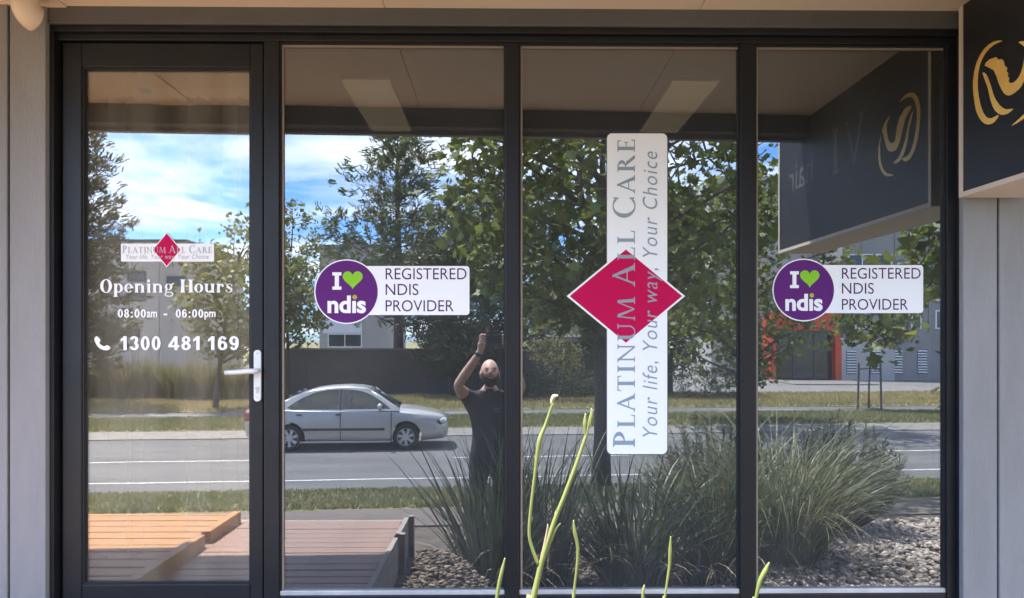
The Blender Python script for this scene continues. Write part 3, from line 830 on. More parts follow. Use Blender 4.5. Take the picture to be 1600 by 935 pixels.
# garden bed in front of the windows
def bed_z(x, d):
    """the bed is mounded up against the deck"""
    sx = np.clip((.45 - x) / .85, 0, 1); sx = sx * sx * (3 - 2 * sx)
    sd = np.clip((2.5 - d) / 1.0, 0, 1); sd = sd * sd * (3 - 2 * sd)
    return ZG + .64 * sx * sd
gx = np.concatenate([[-12, -.545], np.linspace(-.5, .6, 23), [12]])
GV = []; 
for fd in np.concatenate([np.linspace(0, .56, 26), [.7, .85, 1.0]]):
    for x in gx:
        dd = fd * (4.9 / math.cos(TH) + .0853 * x)
        GV.append((x, .04 - dd, float(bed_z(x, dd)) if x > -.546 else ZG))
nx = len(gx)
GF = [(r * nx + c, r * nx + c + 1, (r + 1) * nx + c + 1, (r + 1) * nx + c) for r in range(28) for c in range(nx - 1)]
gb = np_mesh('garden_bed', GV, GF, M_soil, smooth=True); tag(gb, kind='structure')
slab('footpath', 4.9, 6.0, ZG + .01, ZG - .06, M_path)
slab('verge', 6.005, 9.15, ZG - .06, ZR + .10, M_turf)
slab('kerb', 9.155, 9.3, ZR + .10, ZR + .10, M_conc, bevel=.02)
road = slab('road', 9.305, 16.5, ZR, ZR, M_asph)
slab('kerb', 16.505, 17.25, ZR + .02, ZV - .01, M_conc)
slab('median', 17.255, 20.4, ZV, ZV, M_turf)
slab('service_road', 20.405, 22.4, ZV - .02, ZV - .02, M_asph)
slab('far_verge', 22.405, 29.0, ZV, ZV, M_dry)
slab('forecourt', 29.005, 70.0, ZV - .005, ZV - .005, mat('grey_forecourt', (0.20, 0.19, 0.175), .9, color2=(0.16, 0.15, 0.14), scale=.6))
def marking(u0, u1, v, wd):
    p = [S(u0, v - wd / 2, ZR + .004), S(u1, v - wd / 2, ZR + .004), S(u1, v + wd / 2, ZR + .004), S(u0, v + wd / 2, ZR + .004)]
    o = MB().add(p, [(0, 1, 2, 3)]).build('lane_marking', M_line, road); return o
marking(-60, 60, 10.65, 0.09)
for k in range(-6, 8):
    marking(k * 7.6 + 0.1, k * 7.6 + 4.0, 13.0, 0.10)
for k in range(-4, 5):
    o = MB().add([S(k * 9.0, 21.37, ZV - .014), S(k * 9.0 + 3, 21.37, ZV - .014), S(k * 9.0 + 3, 21.46, ZV - .014), S(k * 9.0, 21.46, ZV - .014)], [(0, 1, 2, 3)]).build('lane_marking', M_line, bpy.data.objects['service_road'])

# ================================================================== leaves and blades
def rot_rand(n, tilt=1.0):
    """n random orthonormal frames; tilt<1 keeps the normals near +Z"""
    nrm = rng.normal(size=(n, 3)); nrm[:, 2] = nrm[:, 2] * 1.0 + (1 - tilt) * 3
    nrm /= np.linalg.norm(nrm, axis=1)[:, None]
    a = rng.normal(size=(n, 3)); a -= nrm * (a * nrm).sum(1)[:, None]; a /= np.linalg.norm(a, axis=1)[:, None]
    b = np.cross(nrm, a)
    return a, b, nrm
LOBED = np.array([(0, -.5), (.12, -.28), (.42, -.30), (.30, -.08), (.52, .14), (.24, .16), (.16, .34), (0, .55), (-.16, .34), (-.24, .16), (-.52, .14), (-.30, -.08), (-.42, -.30), (-.12, -.28)])
OVAL = np.array([(0, -.5), (.24, -.1), (.2, .22), (0, .5), (-.2, .22), (-.24, -.1)])
NEED = np.array([(-.05, -.5), (.05, -.5), (.03, .5), (-.03, .5)])
def leaves(name, C, size, shape, m, parent, tilt=0.7, curl=0.12, droop=None):
    n = len(C); k = len(shape)
    a, b, nr = rot_rand(n, tilt)
    if droop is not None:       # long axis hangs along the given directions
        b = droop / np.linalg.norm(droop, axis=1)[:, None]
        a = np.cross(b, rng.normal(size=(n, 3))); a /= np.linalg.norm(a, axis=1)[:, None]; nr = np.cross(a, b)
    s = size * rng.uniform(.42, 1.25, n)
    V = (C[:, None, :] + (shape[None, :, 0, None] * a[:, None, :] + shape[None, :, 1, None] * b[:, None, :]) * s[:, None, None]
         + nr[:, None, :] * (curl * (np.abs(shape[:, 0]) * 1.2 - shape[:, 1] ** 2))[None, :, None] * s[:, None, None])
    F = np.arange(n * k).reshape(n, k)
    return np_mesh(name, V.reshape(-1, 3), F, m, parent)
def sample_crown(K, center, radii, power=0.45, zlow=-1.0, seedjit=0.0):
    out = []
    while len(out) < K:
        q = rng.uniform(-1, 1, 3)
        r = np.linalg.norm(q)
        if r > 1 or q[2] < zlow: continue
        if rng.random() > (0.25 + 0.75 * r ** (1 / power)): continue
        out.append(q)
    q = np.array(out)
    return np.array(center) + q * np.array(radii)
def broad_tree(name, label, base, height, crown_c, crown_r, leaf, n_clusters, per, m_leaf, m_bark, trunk_r, group=None, spread=0.35, shape=LOBED, extra=None, tilt=.7, cat='tree', lean=(0, 0)):
    t = thing(name, label, cat, base, group)
    B = Vector(base)
    cc = np.array(crown_c) - np.array(base); C = sample_crown(n_clusters, cc, crown_r)
    if extra is not None: C = np.vstack([C, np.array(extra) - np.array(base)])
    top = Vector((cc[0] * .6 + lean[0], cc[1] * .6 + lean[1], cc[2] + crown_r[2] * .45))
    mb = MB(); pts = []
    N = 9
    for i in range(N + 1):
        f = i / N
        pts.append(Vector((top.x * f ** 1.3, top.y * f ** 1.3, top.z * f)) + Vector((random.uniform(-1, 1), random.uniform(-1, 1), 0)) * trunk_r * .35 * (f > 0.05))
    rr = [trunk_r * (1.25 if i == 0 else (1 - .85 * i / N)) for i in range(N + 1)]
    mb.tube(pts, rr, 9)
    # limbs to the clusters
    lim = []
    idx = rng.permutation(len(C))[:max(10, len(C) // 5)]
    for j in idx:
        e = Vector(C[j]); zz = max(min(e.z - e.xy.length * .55, top.z * .95), cc[2] - crown_r[2] * .95)
        f = max(.15, min(.97, zz / top.z)); i0 = f * N; i_ = int(i0)
        s = pts[i_].lerp(pts[min(i_ + 1, N)], i0 - i_)
        mid = s.lerp(e, .5) + Vector((random.uniform(-1, 1), random.uniform(-1, 1), random.uniform(0, 1))) * .12 * (e - s).length
        r0 = min(trunk_r * .38, .02 + .025 * (e - s).length)
        mb.tube([s, s.lerp(mid, .55), mid, mid.lerp(e, .6), e], [r0, r0 * .75, r0 * .55, r0 * .35, r0 * .12], 5, caps=False)
        lim += [mid.lerp(e, q) for q in (.0, .3, .6, .8)]
    # twigs join every other cluster to its nearest limb point
    L = np.array([tuple(p) for p in lim])
    for j in range(len(C)):
        d = np.linalg.norm(L - C[j], axis=1); q = Vector(L[int(d.argmin())]); e = Vector(C[j])
        if 0.05 < (e - q).length < crown_r[0] * 1.2:
            mb.tube([q, q.lerp(e, .5) + Vector((0, 0, .05)), e], [.014, .010, .005], 4, caps=False)
    mb.build('trunk', m_bark, t, smooth=True, recalc=False)
    n = len(C) * per
    ctr = np.repeat(C, per, axis=0) + rng.normal(size=(n, 3)) * spread * np.array([1, 1, .62])
    leaves('crown', ctr, leaf, shape, m_leaf, t, tilt)
    return t
def conifer(name, label, base, height, width, m_leaf, m_bark, whorls, per, group=None, needle=.35, droop=-.25, bare=.12, power=.8, inner=.15):
    t = thing(name, label, 'tree', base, group)
    mb = MB()
    mb.tube([(0, 0, 0), (.05, 0, height * .4), (-.03, .05, height * .8), (0, 0, height)], [height * .022, height * .016, height * .007, .01], 8)
    C = []; D = []
    for i in range(whorls):
        f = bare + (1 - bare) * (i + random.uniform(-.3, .3)) / whorls
        f = min(max(f, bare), .985)
        L = width * .5 * (1 - f) ** power * random.uniform(.55, 1.15) + .18
        az = i * 2.4 + random.uniform(-.5, .5)
        s = Vector((0, 0, height * f)); lift = random.uniform(.15, .6)
        e = s + Vector((math.cos(az) * L, math.sin(az) * L, L * (lift + .25 * f)))
        mid = s.lerp(e, .5) + Vector((0, 0, -.08 * L))
        mb.tube([s, mid, e], [.045 * (1 - f) + .012, .02, .006], 4, caps=False)
        k = max(10, int(per * L / (width * .5)))
        u = rng.uniform(inner, 1.05, k)[:, None]
        a = np.array(s) * (1 - u) ** 2 + 2 * np.array(mid) * u * (1 - u) + np.array(e) * u ** 2
        # side twigs
        sd = rng.normal(size=(k, 3)) * (.16 + .16 * L * (1 - np.abs(u - .6))) * np.array([1, 1, .45])
        C.append(a + sd)
        dd = (np.array(e) - np.array(s))[None, :] * .8 / max(L, .3) + sd * 1.6 + rng.normal(size=(k, 3)) * .35 + np.array([0, 0, droop])
        D.append(dd)
    C = np.vstack(C); D = np.vstack(D)
    rep = 13
    Cc = np.repeat(C, rep, axis=0) + rng.normal(size=(len(C) * rep, 3)) * needle * .36
    Dd = np.repeat(D, rep, axis=0) + rng.normal(size=(len(C) * rep, 3)) * .45
    mb.build('trunk', m_bark, t, smooth=True, recalc=False)
    leaves('crown', Cc, needle, NEED * np.array([2.2, 1.0]), m_leaf, t, droop=Dd, curl=.02)
    return t
def blades(name, n, L, wd, spread, m, parent, arch=(.5, 1.0), zlean=(.15, .9), seg=6, base_r=.12, origin=(0, 0, 0), stiff=1.0):
    az = rng.uniform(0, 2 * np.pi, n); ln = L * rng.uniform(.6, 1.12, n); lean = rng.uniform(*zlean, n); ar = rng.uniform(*arch, n)
    br = base_r * np.sqrt(rng.uniform(0, 1, n)); ba = az + rng.normal(size=n) * .6
    bx, by = br * np.cos(ba), br * np.sin(ba)
    t = np.linspace(0, 1, seg + 1)
    ang = lean[:, None] * .75 + ar[:, None] * t[None, :] ** (1.3 * stiff) * 1.25      # angle from vertical
    ds = ln[:, None] / seg
    rr = np.concatenate([np.zeros((n, 1)), np.cumsum(np.sin(ang[:, :-1]) * ds, 1)], 1)
    zz = np.concatenate([np.zeros((n, 1)), np.cumsum(np.cos(ang[:, :-1]) * ds, 1)], 1)
    az2 = az[:, None] + rng.normal(size=n)[:, None] * .25 * t[None, :]
    X = bx[:, None] + rr * np.cos(az2); Y = by[:, None] + rr * np.sin(az2)
    w_ = wd * rng.uniform(.7, 1.2, n)[:, None] * np.clip(1.05 - t[None, :] ** 2.2, .06, 1) * .5
    tw = az + np.pi / 2 + rng.normal(size=n) * .7
    ox, oy = np.cos(tw)[:, None] * w_, np.sin(tw)[:, None] * w_
    Lft = np.stack([X - ox, Y - oy, zz], -1); Rgt = np.stack([X + ox, Y + oy, zz], -1)
    V = np.stack([Lft, Rgt], 2).reshape(-1, 3) + np.array(origin)
    b0 = (np.arange(n) * 2 * (seg + 1))[:, None] + np.arange(seg)[None, :] * 2
    F = np.stack([b0, b0 + 1, b0 + 3, b0 + 2], -1).reshape(-1, 4)
    return np_mesh(name, V, F, m, parent, smooth=True)

M_bark = mat('grey_brown_bark', (0.13, 0.105, 0.085), 0.9, color2=(0.07, 0.058, 0.048), scale=9, stretch=(1, 1, .3), bump=.6, bscale=30)
M_plane = mat('plane_leaf', (0.10, 0.14, 0.028), 0.5, color2=(0.20, 0.22, 0.048), scale=.8, island=.5, translucent=.5)
M_liq = mat('liquidambar_leaf', (0.155, 0.19, 0.048), 0.55, color2=(0.26, 0.235, 0.065), scale=.7, island=.4, translucent=.36)
M_cas = mat('sheoak_needles', (0.085, 0.115, 0.042), 0.7, color2=(0.14, 0.16, 0.055), scale=.6, island=.35, translucent=.25)
M_pine = mat('pine_needles', (0.13, 0.125, 0.055), 0.7, color2=(0.18, 0.16, 0.07), scale=.6, island=.35, translucent=.2)
M_dark = mat('dark_evergreen_leaf', (0.065, 0.085, 0.034), 0.6, color2=(0.12, 0.13, 0.05), scale=.6, island=.4, translucent=.25)
M_yel = mat('yellow_green_leaf', (0.20, 0.20, 0.065), 0.6, color2=(0.26, 0.24, 0.09), scale=.8, island=.35, translucent=.35)
M_hedge = mat('tall_grass_leaf', (0.15, 0.15, 0.06), 0.65, color2=(0.25, 0.23, 0.10), scale=.5, island=.4, translucent=.3)
M_grass = mat('lawn_blades', (0.16, 0.18, 0.06), 0.6, color2=(0.27, 0.25, 0.11), scale=.5, island=.35, translucent=.3)
M_gdry = mat('dry_lawn_blades', (0.44, 0.34, 0.16), 0.7, color2=(0.26, 0.25, 0.10), scale=.35, island=.3, translucent=.3)

def gpos(px, d, z):
    q = R(px, 500, d); return (q.x, q.y, z)

# --- plane trees of the near verge
b = gpos(938, 8.3, ZG - .24)
cA = R(950, 300, 8.3)
broad_tree('plane_tree', 'broad leafy plane tree with straight dark trunk behind the tall white sign', b, 6.5, (cA.x + .02, cA.y, 3.75), (2.5, 2.2, 2.8), .18, 240, 32, M_plane, M_bark, .13, 'plane trees on the near verge', spread=.24)
b = gpos(1165, 11.2 + 6.6, ZV)
broad_tree('plane_tree', 'leafy plane tree at the edge of the orange doorway', b, 6.5, (b[0] - .1, b[1], 2.9), (2.6, 2.2, 3.0), .2, 150, 28, M_plane, M_bark, .14, 'plane trees on the near verge', spread=.3)
b = gpos(1545, 6.2, ZG - .1)
broad_tree('plane_tree', 'plane tree reaching in from the right edge with large dark leaves', b, 5.2, (b[0] + .12, b[1], 1.75), (1.35, 1.2, 1.7), .2, 60, 22, M_plane, M_bark, .09, 'plane trees on the near verge', spread=.2)

# --- across the road
b = gpos(338, 22.6, ZV)
broad_tree('liquidambar_tree', 'round golden green tree at the right of the door glass', b, 6.3, (b[0] + 1.1, b[1], 2.55), (2.1, 1.9, 2.45), .19, 150, 30, M_liq, M_bark, .09, 'liquidambar trees beyond the median', spread=.27)
b = gpos(449, 24.5, ZV)
broad_tree('liquidambar_tree', 'slender pale golden tree beside the door frame with thin trunk', b, 7.2, (b[0] + .25, b[1], 3.25), (1.4, 1.4, 2.7), .17, 85, 26, M_liq, M_bark, .08, 'liquidambar trees beyond the median', spread=.24)
b = gpos(870, 25.5, ZV)
broad_tree('small_tree', 'small yellow green tree low behind the flower stalks', b, 3.4, (b[0], b[1], .75), (1.0, .9, 1.15), .12, 60, 34, M_yel, M_bark, .04, spread=.17, shape=OVAL)
b = gpos(622, 31.5, ZV)
conifer('sheoak_tree', 'tall feathery she-oak rising above the grey fence wall', b, 11.7, 8.6, M_cas, M_bark, 72, 34, needle=.27, droop=-.1, power=.58, bare=.24, inner=.36)
b = gpos(120, 24, ZV)
conifer('pine_tree', 'tall narrow ragged pine at the left edge of the door glass', b, 10.2, 3.9, M_pine, M_bark, 70, 34, needle=.22, droop=.1, power=.42, bare=.12)
b = gpos(706, 28.2, ZV)
broad_tree('evergreen_tree', 'dark drooping evergreen tree behind the photographer', b, 7.5, (b[0] + .1, b[1], 2.9), (2.1, 2.0, 3.3), .27, 200, 70, M_dark, M_bark, .14, 'dark evergreens behind the wall', spread=.32, shape=NEED * np.array([3.0, 1]))
b = gpos(800, 31.0, ZV)
broad_tree('evergreen_tree', 'dark evergreen tree behind the middle window mullion', b, 9.5, (b[0], b[1], 4.2), (2.6, 2.3, 4.6), .28, 190, 64, M_dark, M_bark, .14, 'dark evergreens behind the wall', spread=.36, shape=NEED * np.array([3.0, 1]))
b = gpos(1010, 29.5, ZV)
broad_tree('evergreen_tree', 'dark evergreen tree behind the crimson diamond', b, 8.5, (b[0], b[1], 3.2), (3.0, 2.3, 3.9), .28, 190, 64, M_dark, M_bark, .14, 'dark evergreens behind the wall', spread=.36, shape=NEED * np.array([3.0, 1]))
# young staked tree
b = gpos(1356, 22.0, ZV)
broad_tree('young_street_tree', 'young staked street tree in front of the louvred wall', b, 4.2, (b[0] + .15, b[1], 1.75), (1.2, 1.05, 1.0), .2, 64, 20, M_plane, M_bark, .035, spread=.2)
M_stake = mat('grey_hardwood_stake', (0.13, 0.11, 0.095), 0.85)
for dx, dy, lab in ((-.42, .1, 'grey timber stake left of the young tree'), (.33, .18, 'grey timber stake right of the young tree')):
    o = MB().tube([(0, 0, -.1), (-dx * .12, 0, 1.55)], [.035, .032], 6).build('tree_stake', M_stake)
    o.location = (b[0] + dx, b[1] + dy, ZV); tag(o, lab, 'stake', 'stakes round the young tree')
o = MB().tube([(-.38, .1, 1.35), (0, .03, 1.38), (.30, .18, 1.35)], .022, 5).build('tree_tie', M_stake); o.location = b; tag(o, 'dark strap tying the young tree between its stakes', 'strap')
o = MB().lathe([(0, .07), (.35, .06), (.75, .02), (.9, 0), (.9, -.03), (0, -.03)], (0, 0, 0), 'z', 20).build('mulch_ring', M_soil); o.location = b; tag(o, 'dark round mulch mound at the foot of the young tree', 'mulch')

# tall grass tussocks behind the far verge, seen in the door and beyond the person
k = 0
HX = [(128, 26.6, 1.7), (165, 27.0, 1.5), (203, 26.8, 1.75), (243, 27.2, 1.5), (283, 26.7, 1.45), (330, 26.4, 1.6), (366, 26.5, 1.45), (398, 26.8, 1.4)]
names = ['at the far left', 'second from the left', 'third from the left', 'fourth from the left', 'under the phone number', 'left of the handle', 'pale, by the handle', 'at the frame']
for (px, d, h), nm in zip(HX, names):
    b = gpos(px, d, ZV); t = thing('grass_tussock', 'tall grass tussock in the door glass, ' + nm, 'tussock', b, 'tussocks along the far verge')
    o = blades('blades', 620, h, .05, 1, M_hedge, t, arch=(.25, 1.0), zlean=(.02, .5), base_r=.55, seg=4)
HX2 = [(832, 27, 1.15, 'below the small yellow green tree, left'), (868, 27.3, 1.05, 'below the small yellow green tree, middle'), (905, 27, 1.2, 'below the small yellow green tree, right'), (1085, 26.6, 1.3, 'right of the tall white sign'), (1130, 27, 1.2, 'by the right mullion')]
for (px, d, h, nm) in HX2:
    b = gpos(px, d, ZV); t = thing('hedge_bush', 'low dark hedge bush ' + nm, 'bush', b, 'hedge bushes along the wall')
    C = sample_crown(60, (0, 0, h * .5), (.75, .5, h * .55)); C = np.repeat(C, 26, axis=0); C = C + rng.normal(size=C.shape) * .09
    C[:, 2] = np.abs(C[:, 2])
    leaves('foliage', C, .09, OVAL, M_dark, t)

# lawns
def lawn(name, label, v0, v1, z0, z1, n, h, m, u0, u1):
    u = rng.uniform(u0, u1, n); f = rng.uniform(0, 1, n); v = v0 + (v1 - v0) * f
    c, s = math.cos(TH), math.sin(TH)
    B = np.stack([u * c - v * s, -u * s - v * c, z0 + (z1 - z0) * f], -1)
    a = rng.uniform(0, 2 * np.pi, n); hh = h * rng.uniform(.4, 1.2, n); ww = .012 + .01 * rng.random(n); tl = rng.normal(size=(n, 2)) * h * .45
    ox = np.stack([np.cos(a) * ww, np.sin(a) * ww, np.zeros(n)], -1)
    V = np.stack([B - ox, B + ox, B + np.stack([tl[:, 0], tl[:, 1], hh], -1)], 1).reshape(-1, 3)
    o = np_mesh(name, V, np.arange(n * 3).reshape(n, 3), m); tag(o, label, 'grass', kind='stuff'); return o
lawn('grass', 'short green grass of the near verge', 6.05, 9.1, ZG - .06, ZR + .10, 75000, .07, M_grass, -9, 11)
lawn('grass', 'green grass of the median beyond the road', 17.3, 20.35, ZV, ZV, 60000, .10, M_grass, -16, 19)
lawn('grass', 'dry yellow grass of the far verge', 22.45, 28.9, ZV, ZV, 80000, .12, M_gdry, -20, 26)

# ================================================================== FAR WALL AND BUILDINGS
def brickmat(name, c1, c2, mortar, scale):
    m = mat(name, c1, .9)
    t = m.node_tree; b = t.nodes['Principled BSDF']
    tcn = t.nodes.new('ShaderNodeTexCoord'); mp_ = t.nodes.new('ShaderNodeMapping'); mp_.inputs['Rotation'].default_value = (rad(90), 0, 0)
    br = t.nodes.new('ShaderNodeTexBrick'); br.inputs['Scale'].default_value = scale
    br.inputs['Color1'].default_value = (*c1, 1); br.inputs['Color2'].default_value = (*c2, 1); br.inputs['Mortar'].default_value = (*mortar, 1)
    br.inputs['Mortar Size'].default_value = .012
    t.links.new(tcn.outputs['Object'], mp_.inputs[0]); t.links.new(mp_.outputs[0], br.inputs['Vector']); t.links.new(br.outputs[0], b.inputs['Base Color'])
    return m
M_brick = brickmat('dark_block_wall', (0.085, 0.075, 0.068), (0.11, 0.095, 0.085), (0.06, 0.055, 0.05), 1.6)
bw = thing('boundary_wall', 'long dark block wall with flat capping behind the far grass', 'wall', (-2, -29.4, ZV))
o = MB().box(-8.5, 9.2, -.14, .14, 0, 1.86).build('wall', M_brick, bw)
for i in range(9):
    x0 = -8.55 + i * 1.978
    o = MB().box(x0, x0 + 1.97, -.19, .19, 1.862, 1.94).build('capping', mat('grey_capping', (0.15, 0.14, 0.13), .85), bw)
M_bei = mat('beige_tilt_panel', (0.46, 0.42, 0.37), .85, color2=(0.42, 0.385, 0.34), scale=.4)
M_gry = mat('grey_tilt_panel', (0.30, 0.295, 0.285), .85, color2=(0.265, 0.26, 0.25), scale=.4)
M_lgry = mat('light_grey_panel', (0.50, 0.49, 0.47), .85, color2=(0.45, 0.44, 0.42), scale=.5)
M_bglass = mat('dark_building_glass', (0.03, 0.036, 0.042), .08, spec=.9)
M_roof = mat('dark_roof_metal', (0.06, 0.06, 0.065), .5)
M_orange = mat('orange_portal_paint', (0.62, 0.075, 0.022), .5)
def building(name, label, loc): return thing(name, label, 'building', loc)
def bpart(b, nm, m, *boxes, bevel=0.0):
    mb = MB()
    for bx in boxes: mb.box(*bx)
    return mb.build(nm, m, b, bevel=bevel)
def bwindow(b, x0, x1, z0, z1, y=0.0, mull=1, m=None):
    """window let into the street side (+y): frame proud of the wall, pane set back inside the frame"""
    f = MB(); e = .07
    f.box(x0, x1, y - .05, y + .06, z1 - e, z1); f.box(x0, x1, y - .05, y + .06, z0, z0 + e)
    f.box(x0, x0 + e, y - .05, y + .06, z0 + e, z1 - e); f.box(x1 - e, x1, y - .05, y + .06, z0 + e, z1 - e)
    for i in range(mull):
        xm = x0 + (x1 - x0) * (i + 1) / (mull + 1); f.box(xm - .03, xm + .03, y - .05, y + .05, z0 + e, z1 - e)
    o = f.build('window', m or M_white, b)
    p = MB().box(x0 + e, x1 - e, y + .008, y + .02, z0 + e, z1 - e).build('pane', M_bglass, o)
    return o
# left beige building, panels as pieces
x0 = R(160, 500, 43).x; x1 = R(292, 500, 43).x
bA = building('warehouse', 'pale beige panel building with small dark windows behind the pine', ((x0 + x1) / 2, -43, ZV))
hw = (x1 - x0) / 2; zt_ = R(250, 378, 43).z - ZV
bpart(bA, 'wall', M_bei, (-hw - 3, hw, -10, -.05, 0, zt_))
npn = 5
for i in range(npn):
    a = -hw - 3 + (2 * hw + 3) * i / npn; c = -hw - 3 + (2 * hw + 3) * (i + 1) / npn
    bpart(bA, 'wall_panel', M_bei, (a + .015, c - .015, -.049, 0.0, 0, zt_ - .02))
bpart(bA, 'roof_edge', M_roof, (-hw - 3.05, hw + .05, -10, .06, zt_, zt_ + .14))
for px, py in ((214, 432), (214, 463), (276, 440), (205, 520)):
    q = R(px, py, 43); bwindow(bA, q.x - bA.location.x - .55, q.x - bA.location.x + .55, q.z - ZV - .3, q.z - ZV + .3, mull=0, m=M_roof)
# central building
x0 = R(500, 500, 47).x; x1 = R(607, 500, 47).x
bB = building('office_block', 'grey beige block with white framed lower window beside the she-oak', ((x0 + x1) / 2, -47, ZV))
hw = (x1 - x0) / 2; zt_ = R(560, 388, 47).z - ZV
bpart(bB, 'wall', M_bei, (-hw, hw, -9, 0, 0, zt_))
bpart(bB, 'parapet', M_gry, (-hw - .05, hw + .05, -9, .08, zt_, zt_ + .22))
q0, q1 = R(506, 543, 47), R(566, 500, 47)
bpart(bB, 'white_panel', M_white, (q0.x - bB.location.x, q1.x - bB.location.x, .002, .10, R(0, 521, 47).z - ZV, q1.z - ZV))
bwindow(bB, R(513, 540, 47).x - bB.location.x, q1.x - bB.location.x, q0.z - ZV, R(0, 521.5, 47).z - ZV, mull=1)
for px in (540, 585):
    q = R(px, 430, 47); bwindow(bB, q.x - bB.location.x - .7, q.x - bB.location.x + .7, q.z - ZV - .6, q.z - ZV + .6, mull=1, m=M_roof)
mb = MB().prism([(-.9, zt_ + .23), (1.1, zt_ + .23), (-.9, zt_ + 1.0)], 'y', -4, -1); mb.build('roof_hood', M_roof, bB)
# building behind the third pane
x0 = R(836, 500, 45).x; x1 = R(960, 500, 45).x
bC = building('low_office', 'grey building with white roof edge behind the third pane', ((x0 + x1) / 2, -45, ZV))
hw = (x1 - x0) / 2; zt_ = R(880, 441, 45).z - ZV
bpart(bC, 'wall', M_gry, (-hw, hw, -8, 0, 0, zt_))
bpart(bC, 'roof_edge', M_white, (-hw - .1, hw + .1, -8, .25, zt_, zt_ + .16))
zz = R(880, 525, 45).z - ZV
bpart(bC, 'canopy', M_white, (-hw + .4, hw + .3, .002, 1.0, zz - .08, zz + .10))
bwindow(bC, -hw + .5, hw - .5, 1.0, zz - .4, mull=3, m=M_roof)
bwindow(bC, -hw + 1.5, -hw + 3.0, zz + .8, zz + 2.2, mull=1, m=M_roof)

# right building: upper storeys, white louvred base, orange portal
D4 = 40.0
x0 = R(1170, 500, D4).x; x1 = R(1700, 500, D4).x
bD = building('louvred_building', 'tall grey building with orange doorway and white slatted vents', (x0, -D4, ZV))
bx_ = lambda px: R(px, 500, D4).x - x0
bz_ = lambda py: R(1300, py, D4).z - ZV
W = x1 - x0
bpart(bD, 'wall', M_gry, (bx_(1316), W, -12, -.001, bz_(530) + .01, 13.0), (bx_(1396), W, -12, -.001, 0, bz_(530) + .009))
bpart(bD, 'wall_setback', M_lgry, (-1, bx_(1316) - .01, -14, -4.2, 0, 12.4))
for px in (1345, 1396, 1450):       # panel joints
    bpart(bD, 'joint', M_roof, (bx_(px) - .02, bx_(px) + .02, 0.0, .006, bz_(520), 12.9))
bpart(bD, 'white_base', M_lgry, (bx_(1312), bx_(1395.5), -6, .12, 0, bz_(531)))
bpart(bD, 'capping', M_white, (bx_(1311), bx_(1396.2), -6, .16, bz_(531) + .001, bz_(529)))
bpart(bD, 'roof_edge', M_roof, (bx_(1316) - .1, W, -12, .12, 13.0, 13.2))
for px in (1327.5, 1365, 1401.5, 1440):
    xc = bx_(px); y0 = .122 if px < 1396 else .002
    vent = bpart(bD, 'vent', M_roof, (xc - .27, xc + .27, y0, y0 + .02, bz_(584), bz_(547)))
    ns = 9; za, zb2 = bz_(584), bz_(547)
    for i in range(ns):
        z = za + (zb2 - za) * (i + .5) / ns
        o = MB().add([(xc - .26, y0 + .021, z + .035), (xc + .26, y0 + .021, z + .035), (xc + .26, y0 + .075, z - .03), (xc - .26, y0 + .075, z - .03),
                      (xc - .26, y0 + .021, z + .05), (xc + .26, y0 + .021, z + .05), (xc + .26, y0 + .09, z - .02), (xc - .26, y0 + .09, z - .02)],
                     [(0, 1, 2, 3), (4, 5, 6, 7), (0, 1, 5, 4), (2, 3, 7, 6), (1, 2, 6, 5), (0, 3, 7, 4)]).build('slat', M_white, vent)
# orange portal
pl_, pr_ = bx_(1203), bx_(1313)
bpart(bD, 'orange_portal', M_orange, (pl_, pr_ - .02, -1.2, .15, bz_(517), bz_(489)), (pr_ - .36, pr_ - .02, -1.2, .15, 0, bz_(517) - .001), (pl_, pl_ + .30, -1.2, .15, 0, bz_(517) - .001))
bpart(bD, 'entrance_glass', M_bglass, (pl_ + .301, pr_ - .361, -.5, -.4, 0, bz_(517) - .002))
bpart(bD, 'entrance_frame', M_roof, (pl_ + 1.4, pl_ + 1.48, -.399, -.35, 0, bz_(518)), (pl_ + 2.6, pl_ + 2.68, -.399, -.35, 0, bz_(518)))
bpart(bD, 'ramp', M_conc, (pl_ - .2, pr_ + .1, .151, 4.2, -.2, .06), bevel=.02)
# upper windows with pale railing
for (a, c, t0, t1, mu) in ((1324, 1392, 470, 397, 2), (1183, 1214, 262, 232, 1), (1400, 1470, 470, 410, 2), (1330, 1392, 330, 250, 2), (1405, 1470, 330, 250, 2)):
    yy = 0.0 if a > 1300 else -4.2
    bwindow(bD, bx_(a), bx_(c), bz_(t0), bz_(t1), y=yy, mull=mu)
for px in (1345, 1432, 1470):
    q = bz_(513)
    bwindow(bD, bx_(px) - .35, bx_(px) + .25, q - .05, q + 1.0, mull=0)
# ================================================================== DECK AND PLATFORM
M_deck = mat('weathered_merbau', (0.20, 0.12, 0.092), 0.6, color2=(0.30, 0.19, 0.15), scale=5, stretch=(1.2, 12, 1), bump=.15, bscale=40, contrast=(.3, .7))
M_newt = mat('new_orange_timber', (0.42, 0.215, 0.07), 0.55, color2=(0.28, 0.13, 0.042), scale=4, stretch=(1.5, 14, 1), bump=.1, bscale=40)
M_edge = mat('grey_brown_edge_board', (0.25, 0.21, 0.185), 0.75, color2=(0.33, 0.28, 0.25), scale=6, stretch=(4, 1, 4))
dk = thing('timber_deck', 'brown timber deck outside the door with boards parallel to the glass', 'deck', (-1.05, -.8, ZG))
DXL, DXR = -1.555, -0.585
H = -ZG - .012
proto = None
nb = 15; pitch = .0965
for i in range(nb):
    d0 = .105 + i * pitch
    if proto is None:
        proto = MB().box(0, 1, -.0905, 0, -.024, 0).build('deck_board', M_deck, dk, bevel=.003); o = proto
    else:
        o = proto.copy(); COL.objects.link(o); o.parent = dk
    o.scale = (DXR - DXL, 1, 1)
    o.location = (DXL + 1.05 + random.uniform(-.004, .004), .8 - d0, H + random.uniform(-.0015, .0015))
DF = .105 + nb * pitch
